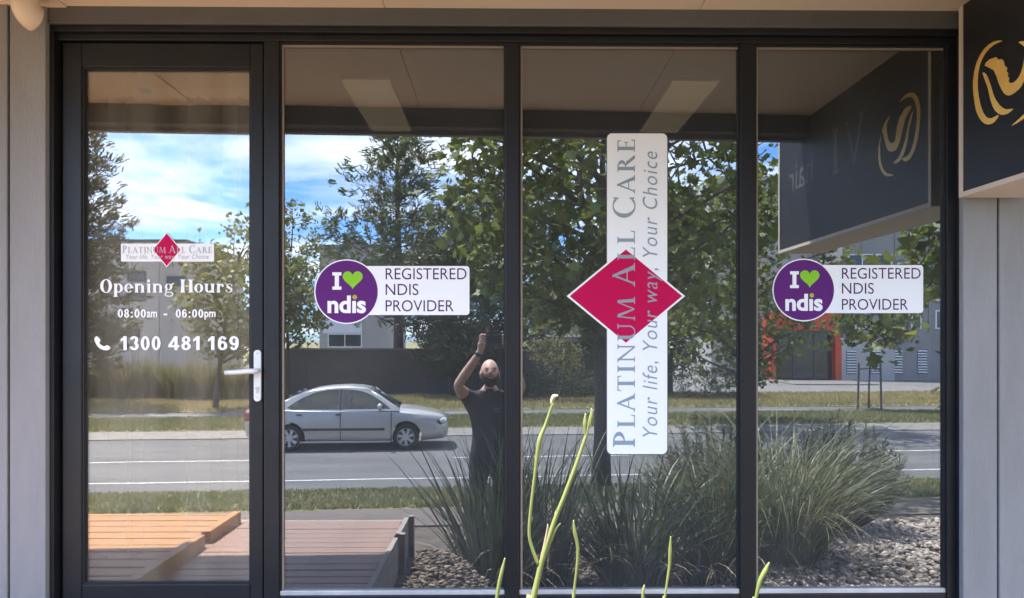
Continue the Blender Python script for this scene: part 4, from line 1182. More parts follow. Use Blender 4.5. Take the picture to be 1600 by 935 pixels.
MB().box(DXL + 1.05, DXR + 1.05, .8 - DF - .04, .8 - DF - .005, .0, H - .005).build('front_board', M_edge, dk, bevel=.003)
MB().box(DXR + 1.053, DXR + 1.081, .8 - 1.12, .70, .0, H + .012).build('edge_board', M_edge, dk, bevel=.003)
MB().box(DXR + 1.053, DXR + 1.081, .8 - DF - .04, .8 - 1.22, .0, H + .008).build('edge_board', M_edge, dk, bevel=.003)
for dd in (1.155, DF + .02):
    MB().box(DXR + 1.082, DXR + 1.112, .8 - dd - .04, .8 - dd, .0, H + .02).build('post', M_edge, dk, bevel=.003)
MB().box(DXL + 1.06, DXR + 1.04, .8 - DF, .68, H - .14, H - .03).build('bearer', M_soil, dk)
pf = thing('timber_platform', 'new orange timber platform left of the brown deck', 'platform', (-3, -.8, ZG))
HP = -ZG + .028
proto = None
for i in range(11):
    d0 = .105 + i * .128
    if proto is None:
        proto = MB().box(0, 3.2, -.115, 0, -.03, 0).build('platform_board', M_newt, pf, bevel=.004); o = proto
    else:
        o = proto.copy(); COL.objects.link(o); o.parent = pf
    o.location = (-1.78 + random.uniform(-.004, .004), .8 - d0, HP + random.uniform(-.001, .001))
for (a, c) in ((.11, .96), (1.03, 1.50)):
    MB().box(1.424, 1.475, .8 - c, .8 - a, HP - .12, HP + .026).build('edge_sleeper', M_newt, pf, bevel=.005)
MB().box(-1.78, 1.42, .8 - 1.56, .8 - 1.52, 0, HP - .001).build('front_board', M_newt, pf, bevel=.004)
MB().box(1.36, 1.42, .8 - 1.515, .7, 0, HP - .032).build('side_board', M_edge, pf)

# ================================================================== GRAVEL AND MULCH
def pebbles(name, label, n, x0, x1, d0, d1, s0, s1, m, flat=.6, keep=None):
    ico_v = np.array([(0, 0, 1), (.894, 0, .447), (.276, .851, .447), (-.724, .526, .447), (-.724, -.526, .447), (.276, -.851, .447),
                      (.724, .526, -.447), (-.276, .851, -.447), (-.894, 0, -.447), (-.276, -.851, -.447), (.724, -.526, -.447), (0, 0, -1)])
    ico_f = np.array([(0, 1, 2), (0, 2, 3), (0, 3, 4), (0, 4, 5), (0, 5, 1), (1, 6, 2), (2, 7, 3), (3, 8, 4), (4, 9, 5), (5, 10, 1), (2, 6, 7), (3, 7, 8), (4, 8, 9), (5, 9, 10), (1, 10, 6), (6, 11, 7), (7, 11, 8), (8, 11, 9), (9, 11, 10), (10, 11, 6)])
    x = rng.uniform(x0, x1, n); d = rng.uniform(d0, d1, n) + .085 * x * (d1 > 4)
    if keep is not None:
        kk = keep(x, d); x, d = x[kk], d[kk]; n = len(x)
    s = rng.uniform(s0, s1, n)
    sc = np.stack([s * rng.uniform(.8, 1.5, n), s * rng.uniform(.7, 1.1, n), s * flat * rng.uniform(.7, 1.2, n)], -1)
    a = rng.uniform(0, 2 * np.pi, n); tl = rng.normal(size=n) * .35
    L = ico_v[None] * sc[:, None, :] * (1 + .18 * rng.normal(size=(n, 12, 1)))
    X = L[..., 0] * np.cos(a)[:, None] - L[..., 1] * np.sin(a)[:, None]; Y = L[..., 0] * np.sin(a)[:, None] + L[..., 1] * np.cos(a)[:, None]
    Z = L[..., 2] + X * tl[:, None] * .5
    V = np.stack([X + x[:, None], Y - d[:, None], Z + bed_z(x, d)[:, None] + .3 * s[:, None] + rng.uniform(0, .03, n)[:, None]], -1).reshape(-1, 3)
    F = (ico_f[None] + (np.arange(n) * 12)[:, None, None]).reshape(-1, 3)
    o = np_mesh(name, V, F, m); tag(o, label, 'gravel', kind='stuff'); return o
M_peb = mat('tan_gravel', (0.33, 0.27, 0.225), .85, color2=(0.42, 0.36, 0.31), scale=20, island=.45)
M_chip = mat('bark_chips', (0.10, 0.07, 0.052), .9, color2=(0.24, 0.18, 0.14), scale=18, island=.5)
pebbles('gravel', 'tan pebble gravel right of the weeping grass', 11000, 1.6, 5.4, 1.6, 4.62, .018, .034, M_peb)
pebbles('mulch', 'brown bark mulch under the strappy plants', 15000, -.5, 2.2, .5, 4.6, .009, .022, M_chip, flat=.25)

# ================================================================== GARDEN PLANTS
M_strap = mat('strap_leaf', (0.055, 0.074, 0.040), 0.42, color2=(0.10, 0.115, 0.06), scale=1.5, island=.4, translucent=.22)
M_weep = mat('weeping_grass_leaf', (0.13, 0.145, 0.065), 0.45, color2=(0.235, 0.235, 0.125), scale=1.5, island=.4, translucent=.28)
M_deadl = mat('straw_leaf', (0.40, 0.34, 0.22), 0.6, island=.3, translucent=.2)
M_west = mat('grey_green_needle_leaf', (0.075, 0.085, 0.055), 0.6, color2=(0.125, 0.13, 0.09), scale=1.5, island=.35, translucent=.15)
M_stalk = mat('fresh_green_stalk', (0.105, 0.135, 0.026), 0.5, color2=(0.19, 0.19, 0.06), scale=14, contrast=(.35, .7), translucent=.15)
M_bud = mat('cream_bud', (0.34, 0.30, 0.19), 0.5, color2=(0.22, 0.23, 0.09), scale=30)
M_bract = mat('straw_bract', (0.24, 0.17, 0.11), 0.6)

def strappy(name, label, base, n, L, wd, m, arch, lean, r, dead=30, stiff=1.0, group='strappy plants in the garden bed'):
    t = thing(name, label, 'plant', base, group)
    o = blades('leaves', n, L, wd, 1, m, t, arch=arch, zlean=lean, base_r=r, stiff=stiff, seg=7)
    if dead: blades('dry_leaves', dead, L * .7, wd * .9, 1, M_deadl, t, arch=(.9, 1.7), zlean=(.5, 1.1), base_r=r, seg=6)
    return t
A = strappy('iris_clump', 'dark strappy clump with tall flower stalks in front of the photographer', (-.06, -2.62, ZG), 230, 1.32, .019, M_strap, (.1, .75), (.02, .62), .16)
strappy('iris_clump', 'dark strappy clump behind the middle mullion', (.34, -2.85, ZG), 170, 1.28, .018, M_strap, (.1, .8), (.02, .6), .15)
strappy('iris_clump', 'wide dark strappy clump under the tall white sign', (1.02, -2.95, ZG), 320, 1.12, .020, M_strap, (.25, 1.1), (.05, .95), .22)
strappy('iris_clump', 'dark strappy clump left of the right mullion', (1.62, -3.05, ZG), 210, 1.1, .018, M_strap, (.3, 1.2), (.05, .8), .18)
strappy('weeping_grass', 'big weeping yellow green grass in the right pane', (2.42, -3.55, ZG), 720, 1.66, .0115, M_weep, (.75, 1.75), (.05, .75), .26, dead=60, stiff=1.0)
strappy('weeping_grass', 'smaller weeping grass behind the right mullion', (2.0, -3.75, ZG), 360, 1.4, .0115, M_weep, (.6, 1.6), (.05, .7), .2, dead=30)
def westringia(label, base, K, rx, h):
    t = thing('needle_shrub', label, 'shrub', base, 'needle leaved shrubs at the path')
    mb = MB(); C = []; D = []
    for i in range(K):
        a = random.uniform(0, 2 * math.pi); r = rx * math.sqrt(random.random())
        e = Vector((math.cos(a) * r, math.sin(a) * r * .7, h * (1 - .45 * (r / rx) ** 2) * random.uniform(.75, 1.1)))
        s = Vector((e.x * .25, e.y * .25, .02))
        mid = s.lerp(e, .55) + Vector((e.x * .1, e.y * .1, -.05))
        mb.tube([s, mid, e], [.008, .005, .002], 4, caps=False)
        k = 46; u = rng.uniform(.3, 1.0, k)[:, None]
        p = np.array(s) * (1 - u) ** 2 + 2 * np.array(mid) * u * (1 - u) + np.array(e) * u ** 2
        C.append(p); D.append(np.array((e - mid).normalized())[None] * .8 + rng.normal(size=(k, 3)) * .6)
    mb.build('stems', M_bark, t, recalc=False)
    C = np.vstack(C); D = np.vstack(D)
    leaves('foliage', C + D / np.linalg.norm(D, axis=1)[:, None] * .03, .075, NEED * np.array([1.3, 1]), M_west, t, droop=D, curl=.02)
westringia('grey green needle shrub at the left behind the weeping grass', (2.15, -4.45, ZG), 230, .75, 1.15)
westringia('grey green needle shrub with ragged twigs at the right behind the weeping grass', (3.25, -4.55, ZG), 230, .78, 1.12)

# flower stalks that rise in front of the camera, parts of the clump
SD = -2.36
def stalk(pts, rpx, bud=None, nm='flower_stalk', m=None, root=True, y=SD):
    k = (CAM_D + y) / FPX
    p = [P(a, c, y) for a, c in pts]
    if root:
        e = p[-1]; bx_ = -.02 + random.uniform(-.04, .04)
        p += [e + (e - p[-2]) * 1.0, Vector((e.x * .85 + bx_ * .15, y - .01, e.z - .25)), Vector((e.x * .4 + bx_ * .6, y - .08, e.z - .8)), Vector((bx_, y - .16, ZG))]
    rr = [rpx[min(i, len(rpx) - 1)] * k * .82 for i in range(len(p))]
    # resample smoothly
    q = []; rq = []
    for i in range(len(p) - 1):
        p0, p1, p2, p3 = p[max(i - 1, 0)], p[i], p[i + 1], p[min(i + 2, len(p) - 1)]
        for s in range(5):
            t = s / 5
            q.append(.5 * ((2 * p1) + (p2 - p0) * t + (2 * p0 - 5 * p1 + 4 * p2 - p3) * t * t + (3 * p1 - p0 - 3 * p2 + p3) * t ** 3)); rq.append(rr[i] * (1 - t) + rr[i + 1] * t)
    q.append(p[-1]); rq.append(rr[-1])
    o = MB().tube(q, rq, 8).build(nm, m or M_stalk, None, smooth=True)
    o.parent = A; o.matrix_parent_inverse = Matrix.Translation(-Vector(A.location)); return o
stalk([(864, 630), (852, 665), (843, 690), (836, 740), (829, 800), (827, 835), (832, 858), (841, 882)], [2.6, 3.2, 5.0, 3.0, 3.0, 3.2, 3.4, 3.6], root=False)
stalk([(862, 632), (863, 625), (866, 620), (872, 619)], [2.4, 3.6, 4.8, 2.2], nm='bud', m=M_bud, root=False)
stalk([(926, 640), (922, 652), (917, 676), (912, 692), (899, 730), (882, 775), (868, 810), (856, 846), (846, 880), (839, 910), (832, 940)], [1.4, 2.2, 3.0, 3.6, 4.0, 4.2, 4.4, 4.8, 5.2, 5.6, 6.0, 6.0])
stalk([(915, 646), (914, 662), (915, 684)], [1.2, 4.2, 2.2], nm='bud', root=False)
stalk([(924, 638), (924, 650), (921, 668)], [1.0, 3.4, 2.0], nm='bud', root=False)
stalk([(868, 800), (864, 822), (860, 838)], [.8, 2.4, 3.0], nm='bract', m=M_bract, root=False)
stalk([(856, 820), (852, 845), (844, 875)], [.9, 2.4, 1.0], nm='bract', m=M_bract, root=False)
stalk([(876, 818), (868, 828), (856, 858), (846, 890)], [.9, 2.6, 2.8, .8], nm='bud', root=False)
stalk([(896, 813), (898, 832), (903, 858), (901, 890), (898, 915), (896, 940)], [1.0, 3.6, 3.2, 2.4, 2.4, 2.6])
stalk([(1048, 838), (1047, 862), (1046, 885), (1042, 912), (1038, 940)], [1.0, 3.6, 3.0, 2.2, 2.4], y=-2.30)
stalk([(789, 872), (785, 890), (780, 912), (775, 945)], [1.0, 3.4, 3.8, 3.4, 3.2])
stalk([(1202, 879), (1195, 893), (1187, 910), (1180, 940)], [1.4, 5.0, 4.6, 3.0], y=-2.30)
stalk([(1007, 914), (1005, 924), (1004, 945)], [1.0, 3.2, 2.6], y=-2.30)

# ================================================================== CAR
M_silver = mat('silver_car_paint', (0.49, 0.475, 0.45), 0.32, metal=0.5, coat=0.5)
M_cglass = glass_mat('car_glass', 0.05, (0.62, 0.64, 0.63))
M_lensd = mat('dark_lens', (0.02, 0.02, 0.022), .08)
M_rub = mat('tyre_rubber', (0.018, 0.018, 0.019), 0.85)
M_trim = mat('black_car_trim', (0.03, 0.03, 0.032), 0.5)
M_hub = mat('silver_hubcap', (0.55, 0.55, 0.56), 0.35, metal=.6)
M_red = mat('red_tail_lens', (0.35, 0.02, 0.02), 0.2)
M_lens = mat('clear_headlight_lens', (0.62, 0.64, 0.66), 0.12, metal=.3)
vC = 14.95
uC = -2.22
cl_ = S(uC, vC, ZR)
car = thing('parked_sedan', 'silver four door sedan driving along the far lane', 'car', cl_)
car.name = 'silver_sedan'
car.rotation_euler = (0, 0, -TH)
ST = [(-2.235, .44, .74, .77, .60), (-2.19, .33, .86, .90, .72), (-2.08, .27, .915, .965, .785), (-1.85, .23, .935, .995, .825), (-1.5, .20, .925, 1.0, .843), (-.9, .18, .905, .96, .85), (-.2, .18, .89, .94, .852), (.5, .18, .88, .93, .852), (1.0, .18, .87, .955, .848), (1.3, .19, .835, .915, .842), (1.65, .20, .80, .875, .828), (1.95, .22, .755, .815, .79), (2.10, .23, .715, .765, .735), (2.19, .27, .655, .69, .66), (2.235, .34, .56, .585, .56)]
def section(x, zl, zs_, zt2, hw):
    hp = [(0, zl), (hw - .12, zl), (hw - .03, zl + .10), (hw, zl + (zs_ - zl) * .42), (hw - .006, zl + (zs_ - zl) * .74), (hw - .04, zs_ - .02), (hw - .10, zs_ + .025), (hw * .55, zt2 - .006), (0, zt2)]
    full = [(y, z) for y, z in hp] + [(-y, z) for y, z in hp[-2:0:-1]]
    return [(x, y, z) for y, z in full]
def loft(secs):
    mb = MB(); n = len(secs[0]); vs = [p for s in secs for p in s]; fs = []
    for i in range(len(secs) - 1):
        for k in range(n):
            fs.append((i * n + k, i * n + (k + 1) % n, (i + 1) * n + (k + 1) % n, (i + 1) * n + k))
    fs.append(tuple(range(n))); fs.append(tuple((len(secs) - 1) * n + k for k in range(n)))
    return mb.add(vs, fs)
body = loft([section(*s) for s in ST]).build('body', M_silver, car, smooth=True)
AX = (-1.235, 1.29)
cut = MB()
for ax in AX:
    cut.lathe([(0, -1.2), (.345, -1.2), (.345, 1.2), (0, 1.2)], (ax, 0, .305), 'y', 32)
cut = cut.build('cutter', M_trim)
md = body.modifiers.new('arch', 'BOOLEAN'); md.operation = 'DIFFERENCE'; md.object = cut; md.solver = 'EXACT'
cut.parent = car
dg = bpy.context.evaluated_depsgraph_get(); dg.update()
me2 = bpy.data.meshes.new_from_object(body.evaluated_get(dg)); body.modifiers.clear(); body.data = me2
bpy.data.objects.remove(cut)
me2.materials.clear(); me2.materials.append(M_silver)
for p_ in me2.polygons: p_.use_smooth = True; p_.material_index = 0
try: me2.set_sharp_from_angle(angle=rad(38))
except Exception: pass
def hwg(z): return .795 - (z - .88) * .44
RF = [(-1.68, .975), (-1.35, 1.13), (-1.05, 1.265), (-.75, 1.355), (-.4, 1.405), (0, 1.42), (.3, 1.40), (.52, 1.345), (.75, 1.20), (.98, 1.04), (1.14, .945)]
gs = []
for x, zr in RF:
    zr2 = zr
    ze = max(zr2 - .055, .90)
    h1 = hwg(ze)
    hp = [(0, .86), (.79, .86), (hwg(.88 + (ze - .88) * .5), .88 + (ze - .88) * .5), (h1, ze), (h1 - .06, zr2 - .018), (h1 * .55, zr2 - .003), (0, zr2)]
    gs.append([(x, y, z) for y, z in hp] + [(x, -y, z) for y, z in hp[-2:0:-1]])
n_ = len(gs[0])
def skin(rows, ks, nm, m, close=False):
    """open skin over some columns of the greenhouse sections"""
    mb = MB(); k = len(ks); mb.add([gs[r][c] for r in rows for c in ks], [(i * k + j, i * k + j + 1, (i + 1) * k + j + 1, (i + 1) * k + j) for i in range(len(rows) - 1) for j in range(k - 1)])
    o = mb.build(nm, m, car, smooth=True)
    sd_ = o.modifiers.new('thick', 'SOLIDIFY'); sd_.thickness = .02; sd_.offset = -1
    return o
skin(range(2, 8), [3, 4, 5, 6, 7, 8, 9], 'roof', M_silver)
skin(range(7, 11), [4, 5, 6, 7, 8], 'windscreen', M_cglass)
skin(range(0, 3), [4, 5, 6, 7, 8], 'rear_window', M_cglass)
for ks in ([3, 4], [8, 9]):
    skin(range(7, 11), ks, 'windscreen_pillar', M_silver); skin(range(0, 3), ks, 'rear_pillar', M_silver)
F1 = [(.96, .915), (.74, 1.085), (.52, 1.225), (.30, 1.305), (.08, 1.332), (-.09, 1.338), (-.09, .905)]
F2 = [(-.17, .905), (-.17, 1.338), (-.42, 1.328), (-.70, 1.275), (-.95, 1.175), (-1.18, 1.03), (-1.28, .955), (-1.20, .915)]
PIL = [(-.095, .90), (-.095, 1.342), (-.165, 1.342), (-.165, .90)]
OUT = [(x, max(zr - .055, .90)) for x, zr in RF]; OUT = [(-1.70, .87)] + OUT + [(1.16, .87)]
def sideframe(s):
    bmf = bmesh.new(); ed = []
    for lp in (OUT, F1, F2):
        vv = [bmf.verts.new((x, 0, z)) for x, z in lp]
        ed += [bmf.edges.new((vv[i], vv[(i + 1) % len(vv)])) for i in range(len(vv))]
    bmesh.ops.triangle_fill(bmf, use_beauty=True, use_dissolve=False, edges=ed)
    def inside(x, z, lp):
        r = False
        for i in range(len(lp)):
            (ax_, az_), (bx2, bz2) = lp[i - 1], lp[i]
            if (az_ > z) != (bz2 > z) and x < (bx2 - ax_) * (z - az_) / (bz2 - az_) + ax_: r = not r
        return r
    kill = [f_ for f_ in bmf.faces if any(inside(f_.calc_center_median().x, f_.calc_center_median().z, lp) for lp in (F1, F2)) or not inside(f_.calc_center_median().x, f_.calc_center_median().z, OUT)]
    bmesh.ops.delete(bmf, geom=kill, context='FACES_ONLY')
    for v_ in bmf.verts: v_.co.y = s * hwg(v_.co.z)
    bmesh.ops.recalc_face_normals(bmf, faces=bmf.faces)
    me_ = bpy.data.meshes.new('side_frame'); bmf.to_mesh(me_); bmf.free(); me_.materials.append(M_silver)
    o = bpy.data.objects.new('side_frame', me_); COL.objects.link(o); o.parent = car
    sd_ = o.modifiers.new('thick', 'SOLIDIFY'); sd_.thickness = .02; sd_.offset = 0
def sidepoly(pts, s, off, nm, m, th=.006):
    a = [(x, s * (hwg(z) + off), z) for x, z in pts]; c = [(x, s * (hwg(z) + off - th), z) for x, z in pts]; n = len(pts)
    return MB().add(a + c, [tuple(range(n)), tuple(range(2 * n - 1, n - 1, -1))] + [(i, (i + 1) % n, (i + 1) % n + n, i + n) for i in range(n)]).build(nm, m, car)
for s in (1, -1):
    sideframe(s)
    sidepoly(F1, s, .003, 'side_window', M_cglass); sidepoly(F2, s, .003, 'side_window', M_cglass); sidepoly(PIL, s, .0125, 'pillar', M_trim)
    MB().box(-.98, .83, s * .848, s * .864, .455, .51).build('side_moulding', M_trim, car, bevel=.008)
    for x in (-.62, .30 - .50 + .42):
        MB().box(x - .10 - .35, x + .02 - .35, s * .842, s * .868, .79, .83).build('door_handle', M_trim, car, bevel=.01)
    for x in (-.13, .97):     # shut lines
        MB().box(x - .008, x + .008, s * .845, s * .8545, .25, .87).build('door_gap', M_trim, car)
    MB().tube([(.74, s * .80, .93), (.72, s * .86, .955)], [.02, .02], 6).lathe([(0, -.05), (.055, -.04), (.075, 0), (.07, .04), (0, .05)], (.72, s * .93, .975), 'x', 14).build('mirror', M_silver, car, smooth=True)
    hl = MB().lathe([(0, .0), (.10, .0), (.085, .03), (.04, .045), (0, .048)], (0, 0, 0), 'x', 16)
    hl = hl.build('headlight', M_lens, car, smooth=True); hl.location = (2.104, s * .665, .637); hl.scale = (1.5, 1.75, .78); hl.rotation_euler = (0, rad(-12), s * rad(32))
    hs_ = MB().lathe([(0, .0), (.10, .0), (.085, .03), (.04, .045), (0, .048)], (0, 0, 0), 'x', 16).build('headlight_surround', M_trim, car, smooth=True)
    hs_.location = (2.088, s * .655, .635); hs_.scale = (1.5, 1.95, .95); hs_.rotation_euler = hl.rotation_euler
    MB().box(-2.215, -2.02, s * .60, s * .775, .66, .86).build('tail_light', M_red, car, bevel=.03)
    MB().box(-1.0, .95, s * .80, s * .848, .185, .225).build('sill', M_silver, car, bevel=.01)
for x, nm in ((2.205, 'front_bumper_strip'), (-2.225, 'rear_bumper_strip')):
    sx = 1 if x > 0 else -1
    MB().prism([(x + sx * .02, -.50), (x + sx * .02, .50), (x - sx * .09, .70), (x - sx * .30, .80), (x - sx * .30, .765), (x - sx * .1, .66), (x - sx * .03, .46), (x - sx * .03, -.46), (x - sx * .1, -.66), (x - sx * .30, -.765), (x - sx * .30, -.80), (x - sx * .09, -.70)], 'z', .45, .505).build(nm, M_trim, car)
MB().box(2.16, 2.243, -.30, .30, .57, .65).build('grille', M_trim, car, bevel=.01)
M_seat = mat('grey_seat_fabric', (0.10, 0.10, 0.105), .9)
for (x, y) in ((-.02, .36), (-.02, -.36), (-.95, .36), (-.95, -.36)):
    st_ = MB().prism([(x - .02, .70), (x + .12, .70), (x - .06, 1.13), (x - .16, 1.13)], 'y', y - .23, y + .23).build('seat', M_seat, car, bevel=.03)
    MB().box(x - .17, x - .09, y - .12, y + .12, 1.15, 1.30).build('headrest', M_seat, st_, bevel=.03)
MB().prism([(.62, .90), (1.08, .90), (1.0, .965), (.66, .985)], 'y', -.66, .66).build('dashboard', M_trim, car, bevel=.02)
MB().tube([(.52 + .05 * math.cos(a_ * .5236), -.36 + .18 * math.sin(a_ * .5236), .93 + .16 * math.cos(a_ * .5236)) for a_ in range(13)], .014, 6).build('steering_wheel', M_trim, car, smooth=True)
for ax in AX:
    for s in (1, -1):
        wh = MB().lathe([(.17, s * -.1), (.26, s * -.1), (.292, s * -.07), (.297, 0), (.292, s * .06), (.265, s * .09), (.205, s * .094), (.20, s * .06), (.17, s * .05)], (0, 0, 0), 'y', 36).build('wheel', M_rub, car, smooth=True)
        wh.location = (ax, s * .735, .297)
        hb = MB().lathe([(0, s * .04), (.20, s * .04), (.205, s * .075), (.188, s * .088), (.180, s * .06), (0, s * .06)], (0, 0, 0), 'y', 30)
        for k in range(7):
            a = k * 2 * math.pi / 7; b_ = a + .30
            p0 = (math.cos(a) * .035, math.sin(a) * .035); p1 = (math.cos(b_) * .185, math.sin(b_) * .185)
            n_ = Vector((-(p1[1] - p0[1]), p1[0] - p0[0])).normalized()
            pts = [(p0[0] + n_.x * .022, p0[1] + n_.y * .022), (p1[0] + n_.x * .036, p1[1] + n_.y * .036), (p1[0] - n_.x * .036, p1[1] - n_.y * .036), (p0[0] - n_.x * .022, p0[1] - n_.y * .022)]
            hb.prism(pts, 'y', s * .062, s * .084 + .0005 * k * s)
        hb.lathe([(0, s * .06), (.05, s * .06), (.045, s * .092), (0, s * .094)], (0, 0, 0), 'y', 16)
        hb.build('hubcap', M_hub, wh)
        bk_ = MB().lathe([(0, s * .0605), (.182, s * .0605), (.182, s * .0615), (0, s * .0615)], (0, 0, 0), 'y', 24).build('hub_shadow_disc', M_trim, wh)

# ================================================================== PHOTOGRAPHER
M_skin = mat('skin', (0.62, 0.39, 0.29), 0.5, color2=(0.56, 0.33, 0.24), scale=12)
M_shirt = mat('black_cotton', (0.016, 0.016, 0.018), 0.85, color2=(0.024, 0.024, 0.026), scale=14, bump=.4, bscale=9)
M_beard = mat('dark_brown_beard', (0.03, 0.02, 0.015), 0.95, color2=(0.075, 0.052, 0.04), scale=60, bump=.8, bscale=200)
M_eye = mat('dark_eye', (0.02, 0.015, 0.012), 0.3)
M_shoe = mat('black_shoe', (0.02, 0.02, 0.02), 0.6)
per = thing('person', 'bald bearded person in black shirt holding a phone up in both hands', 'person', (-.10, -3.36, ZG))
J = {}; E = []
def jn(n, p, r, par=None):
    J[n] = (p, r)
    if par: E.append((par, n))
jn('pel', (0, 0, .95), (.155, .11))
jn('sp1', (0, -.005, 1.08), (.150, .105), 'pel'); jn('ch', (0, -.005, 1.25), (.165, .115), 'sp1'); jn('uc', (0, -.01, 1.385), (.15, .095), 'ch')
jn('nk', (0, .005, 1.475), (.058, .058), 'uc'); jn('hd', (0, .03, 1.56), (.052, .056), 'nk')
for s, n in ((-1, 'l'), (1, 'r')):
    jn('hip' + n, (s * .095, 0, .86), (.095, .095), 'pel'); jn('kn' + n, (s * .11, .015, .48), (.062, .066), 'hip' + n); jn('an' + n, (s * .12, -.02, .09), (.043, .048), 'kn' + n)
    jn('ft' + n, (s * .135, .13, .045), (.042, .036), 'an' + n)
    jn('sh' + n, (s * .175, .0, 1.415), (.072, .072), 'uc')
    el = (s * .255, .17, 1.535)
    jn('ua' + n, (s * .22, .09, 1.475), (.056, .056), 'sh' + n)
    jn('el' + n, el, (.043, .043), 'ua' + n)
    wx = -.075 if s < 0 else .150
    wr = (wx, .268, 1.805)
    jn('fa' + n, tuple(el[i] * .6 + wr[i] * .4 for i in range(3)), (.043, .041), 'el' + n)
    jn('wr' + n, wr, (.026, .022), 'fa' + n)
    hx = -.060 if s < 0 else .135
    jn('pm' + n, (hx, .276, 1.858), (.034, .018), 'wr' + n)
    px_ = -.040 if s < 0 else .116       # phone end
    for k in range(4):                   # fingers: round the end of the phone onto its back
        z = 1.945 - k * .021
        b0 = (hx + s * .006, .281, 1.885 + (1.5 - k) * .010); 
        jn(f'f{k}a{n}', (hx + s * .012, .288, z + .004 - .012), (.0095, .0095), 'pm' + n)
        jn(f'f{k}b{n}', (px_ + s * .012, .3115, z), (.0085, .0085), f'f{k}a{n}')
        jn(f'f{k}c{n}', (px_ - s * .018, .3165, z - .004), (.007, .007), f'f{k}b{n}')
    jn('t1' + n, (hx - s * .020, .270, 1.868), (.011, .011), 'pm' + n); jn('t2' + n, (px_ - s * .012, .277, 1.885), (.0095, .0095), 't1' + n); jn('t3' + n, (px_ - s * .030, .281, 1.905), (.008, .008), 't2' + n)
bm = bmesh.new(); lay = bm.verts.layers.skin.verify(); bv = {}
for n_, (p_, r_) in J.items():
    v_ = bm.verts.new(p_); v_[lay].radius = r_; v_[lay].use_root = (n_ == 'pel'); bv[n_] = v_
for a_, b_ in E: bm.edges.new((bv[a_], bv[b_]))
me = bpy.data.meshes.new('body'); bm.to_mesh(me); bm.free()
tmp = bpy.data.objects.new('body_tmp', me); COL.objects.link(tmp)
sk = tmp.modifiers.new('skin', 'SKIN'); sk.use_smooth_shade = True
sb = tmp.modifiers.new('sub', 'SUBSURF'); sb.levels = 2; sb.render_levels = 2
dg = bpy.context.evaluated_depsgraph_get(); dg.update()
mb_ = bpy.data.meshes.new_from_object(tmp.evaluated_get(dg)); bpy.data.objects.remove(tmp)
mb_.materials.clear()
for m_ in (M_skin, M_shirt, M_shoe): mb_.materials.append(m_)
for p_ in mb_.polygons:
    c = p_.center; p_.use_smooth = True
    sgn = -1 if c.x < 0 else 1
    a0, a1 = Vector((sgn * .175, 0, 1.415)), Vector((sgn * .255, .17, 1.535))
    tt = (c - a0).dot(a1 - a0) / (a1 - a0).length_squared
    armlike = (abs(c.x) > .15 and tt > .50 and c.z > 1.40) or c.z > 1.56
    p_.material_index = 2 if c.z < .10 else (0 if (armlike or (c.z > 1.492 and abs(c.x) < .09)) else 1)
bo = bpy.data.objects.new('body', mb_); COL.objects.link(bo); bo.parent = per
# head: shaped ellipsoid with brow, nose, jaw
hm = bmesh.new(); bmesh.ops.create_uvsphere(hm, u_segments=32, v_segments=24, radius=1)
for v_ in hm.verts:
    x, y, z = v_.co
    k = 1.0
    X = x * .076 * (1 - .16 * max(0, -z)); Y = y * .096; Z = z * .115
    if z < -.2 and y > 0: Y *= 1 - .12 * (-z - .2)
    if y > .5:                                     # face relief
        Y += .022 * math.exp(-((X / .013) ** 2) - ((Z + .016) / .020) ** 2)      # nose
        Y += .007 * math.exp(-((Z - .022) / .012) ** 2) * math.exp(-(X / .05) ** 2)   # brow
        for s in (-1, 1): Y -= .010 * math.exp(-(((X - s * .03) / .014) ** 2) - ((Z - .004) / .011) ** 2)   # eye sockets
        Y += .006 * math.exp(-((X / .022) ** 2) - ((Z + .058) / .010) ** 2)      # lips
    v_.co = (X, Y, Z)
me = bpy.data.meshes.new('head'); hm.to_mesh(me); hm.free()
for p_ in me.polygons: p_.use_smooth = True
me.materials.append(M_skin)
hd = bpy.data.objects.new('head', me); COL.objects.link(hd); hd.parent = per; hd.location = (0, .055, 1.628); hd.rotation_euler = (rad(17), 0, rad(-6))
bd = bmesh.new(); bmesh.ops.create_uvsphere(bd, u_segments=32, v_segments=24, radius=1)
for v_ in bd.verts:
    x, y, z = v_.co
    v_.co = (x * .0745, y * .099 + .004, z * .118 - .006)
bmesh.ops.delete(bd, geom=[v_ for v_ in bd.verts if not (v_.co.z < -.050 - .012 * (abs(v_.co.x) < .022) + .055 * min(1, max(0, (abs(v_.co.x) - .046) / .016)) and v_.co.y > .012)], context='VERTS')
me = bpy.data.meshes.new('beard'); bd.to_mesh(me); bd.free(); me.materials.append(M_beard)
for p_ in me.polygons: p_.use_smooth = True
be = bpy.data.objects.new('beard', me); COL.objects.link(be); be.parent = hd
MB().box(-.024, .024, .086, .0965, -.0475, -.0435).build('moustache', M_beard, hd, bevel=.003)
for s in (-1, 1):
    MB().lathe([(0, -.006), (.009, -.004), (.011, 0), (.009, .004), (0, .006)], (s * .030, .0775, .004), 'y', 12).build('eye', M_eye, hd, smooth=True)
    er = MB().lathe([(0, -.006), (.016, -.006), (.020, 0), (.015, .006), (0, .004)], (0, 0, 0), 'x', 14).build('ear', M_skin, hd, smooth=True); er.location = (s * .076, -.004, -.008); er.scale = (1, .8, 1.45)
    MB().box(s * .016, s * .046, .086, .092, .017, .022).build('eyebrow', M_beard, hd, bevel=.002)
w1, w2 = Vector(J['fal'][0]), Vector(J['wrl'][0])
MB().tube([w1.lerp(w2, .86), w1.lerp(w2, .98)], [.0315, .030], 16).build('watch_strap', M_trim, per, smooth=True)
em = MB()
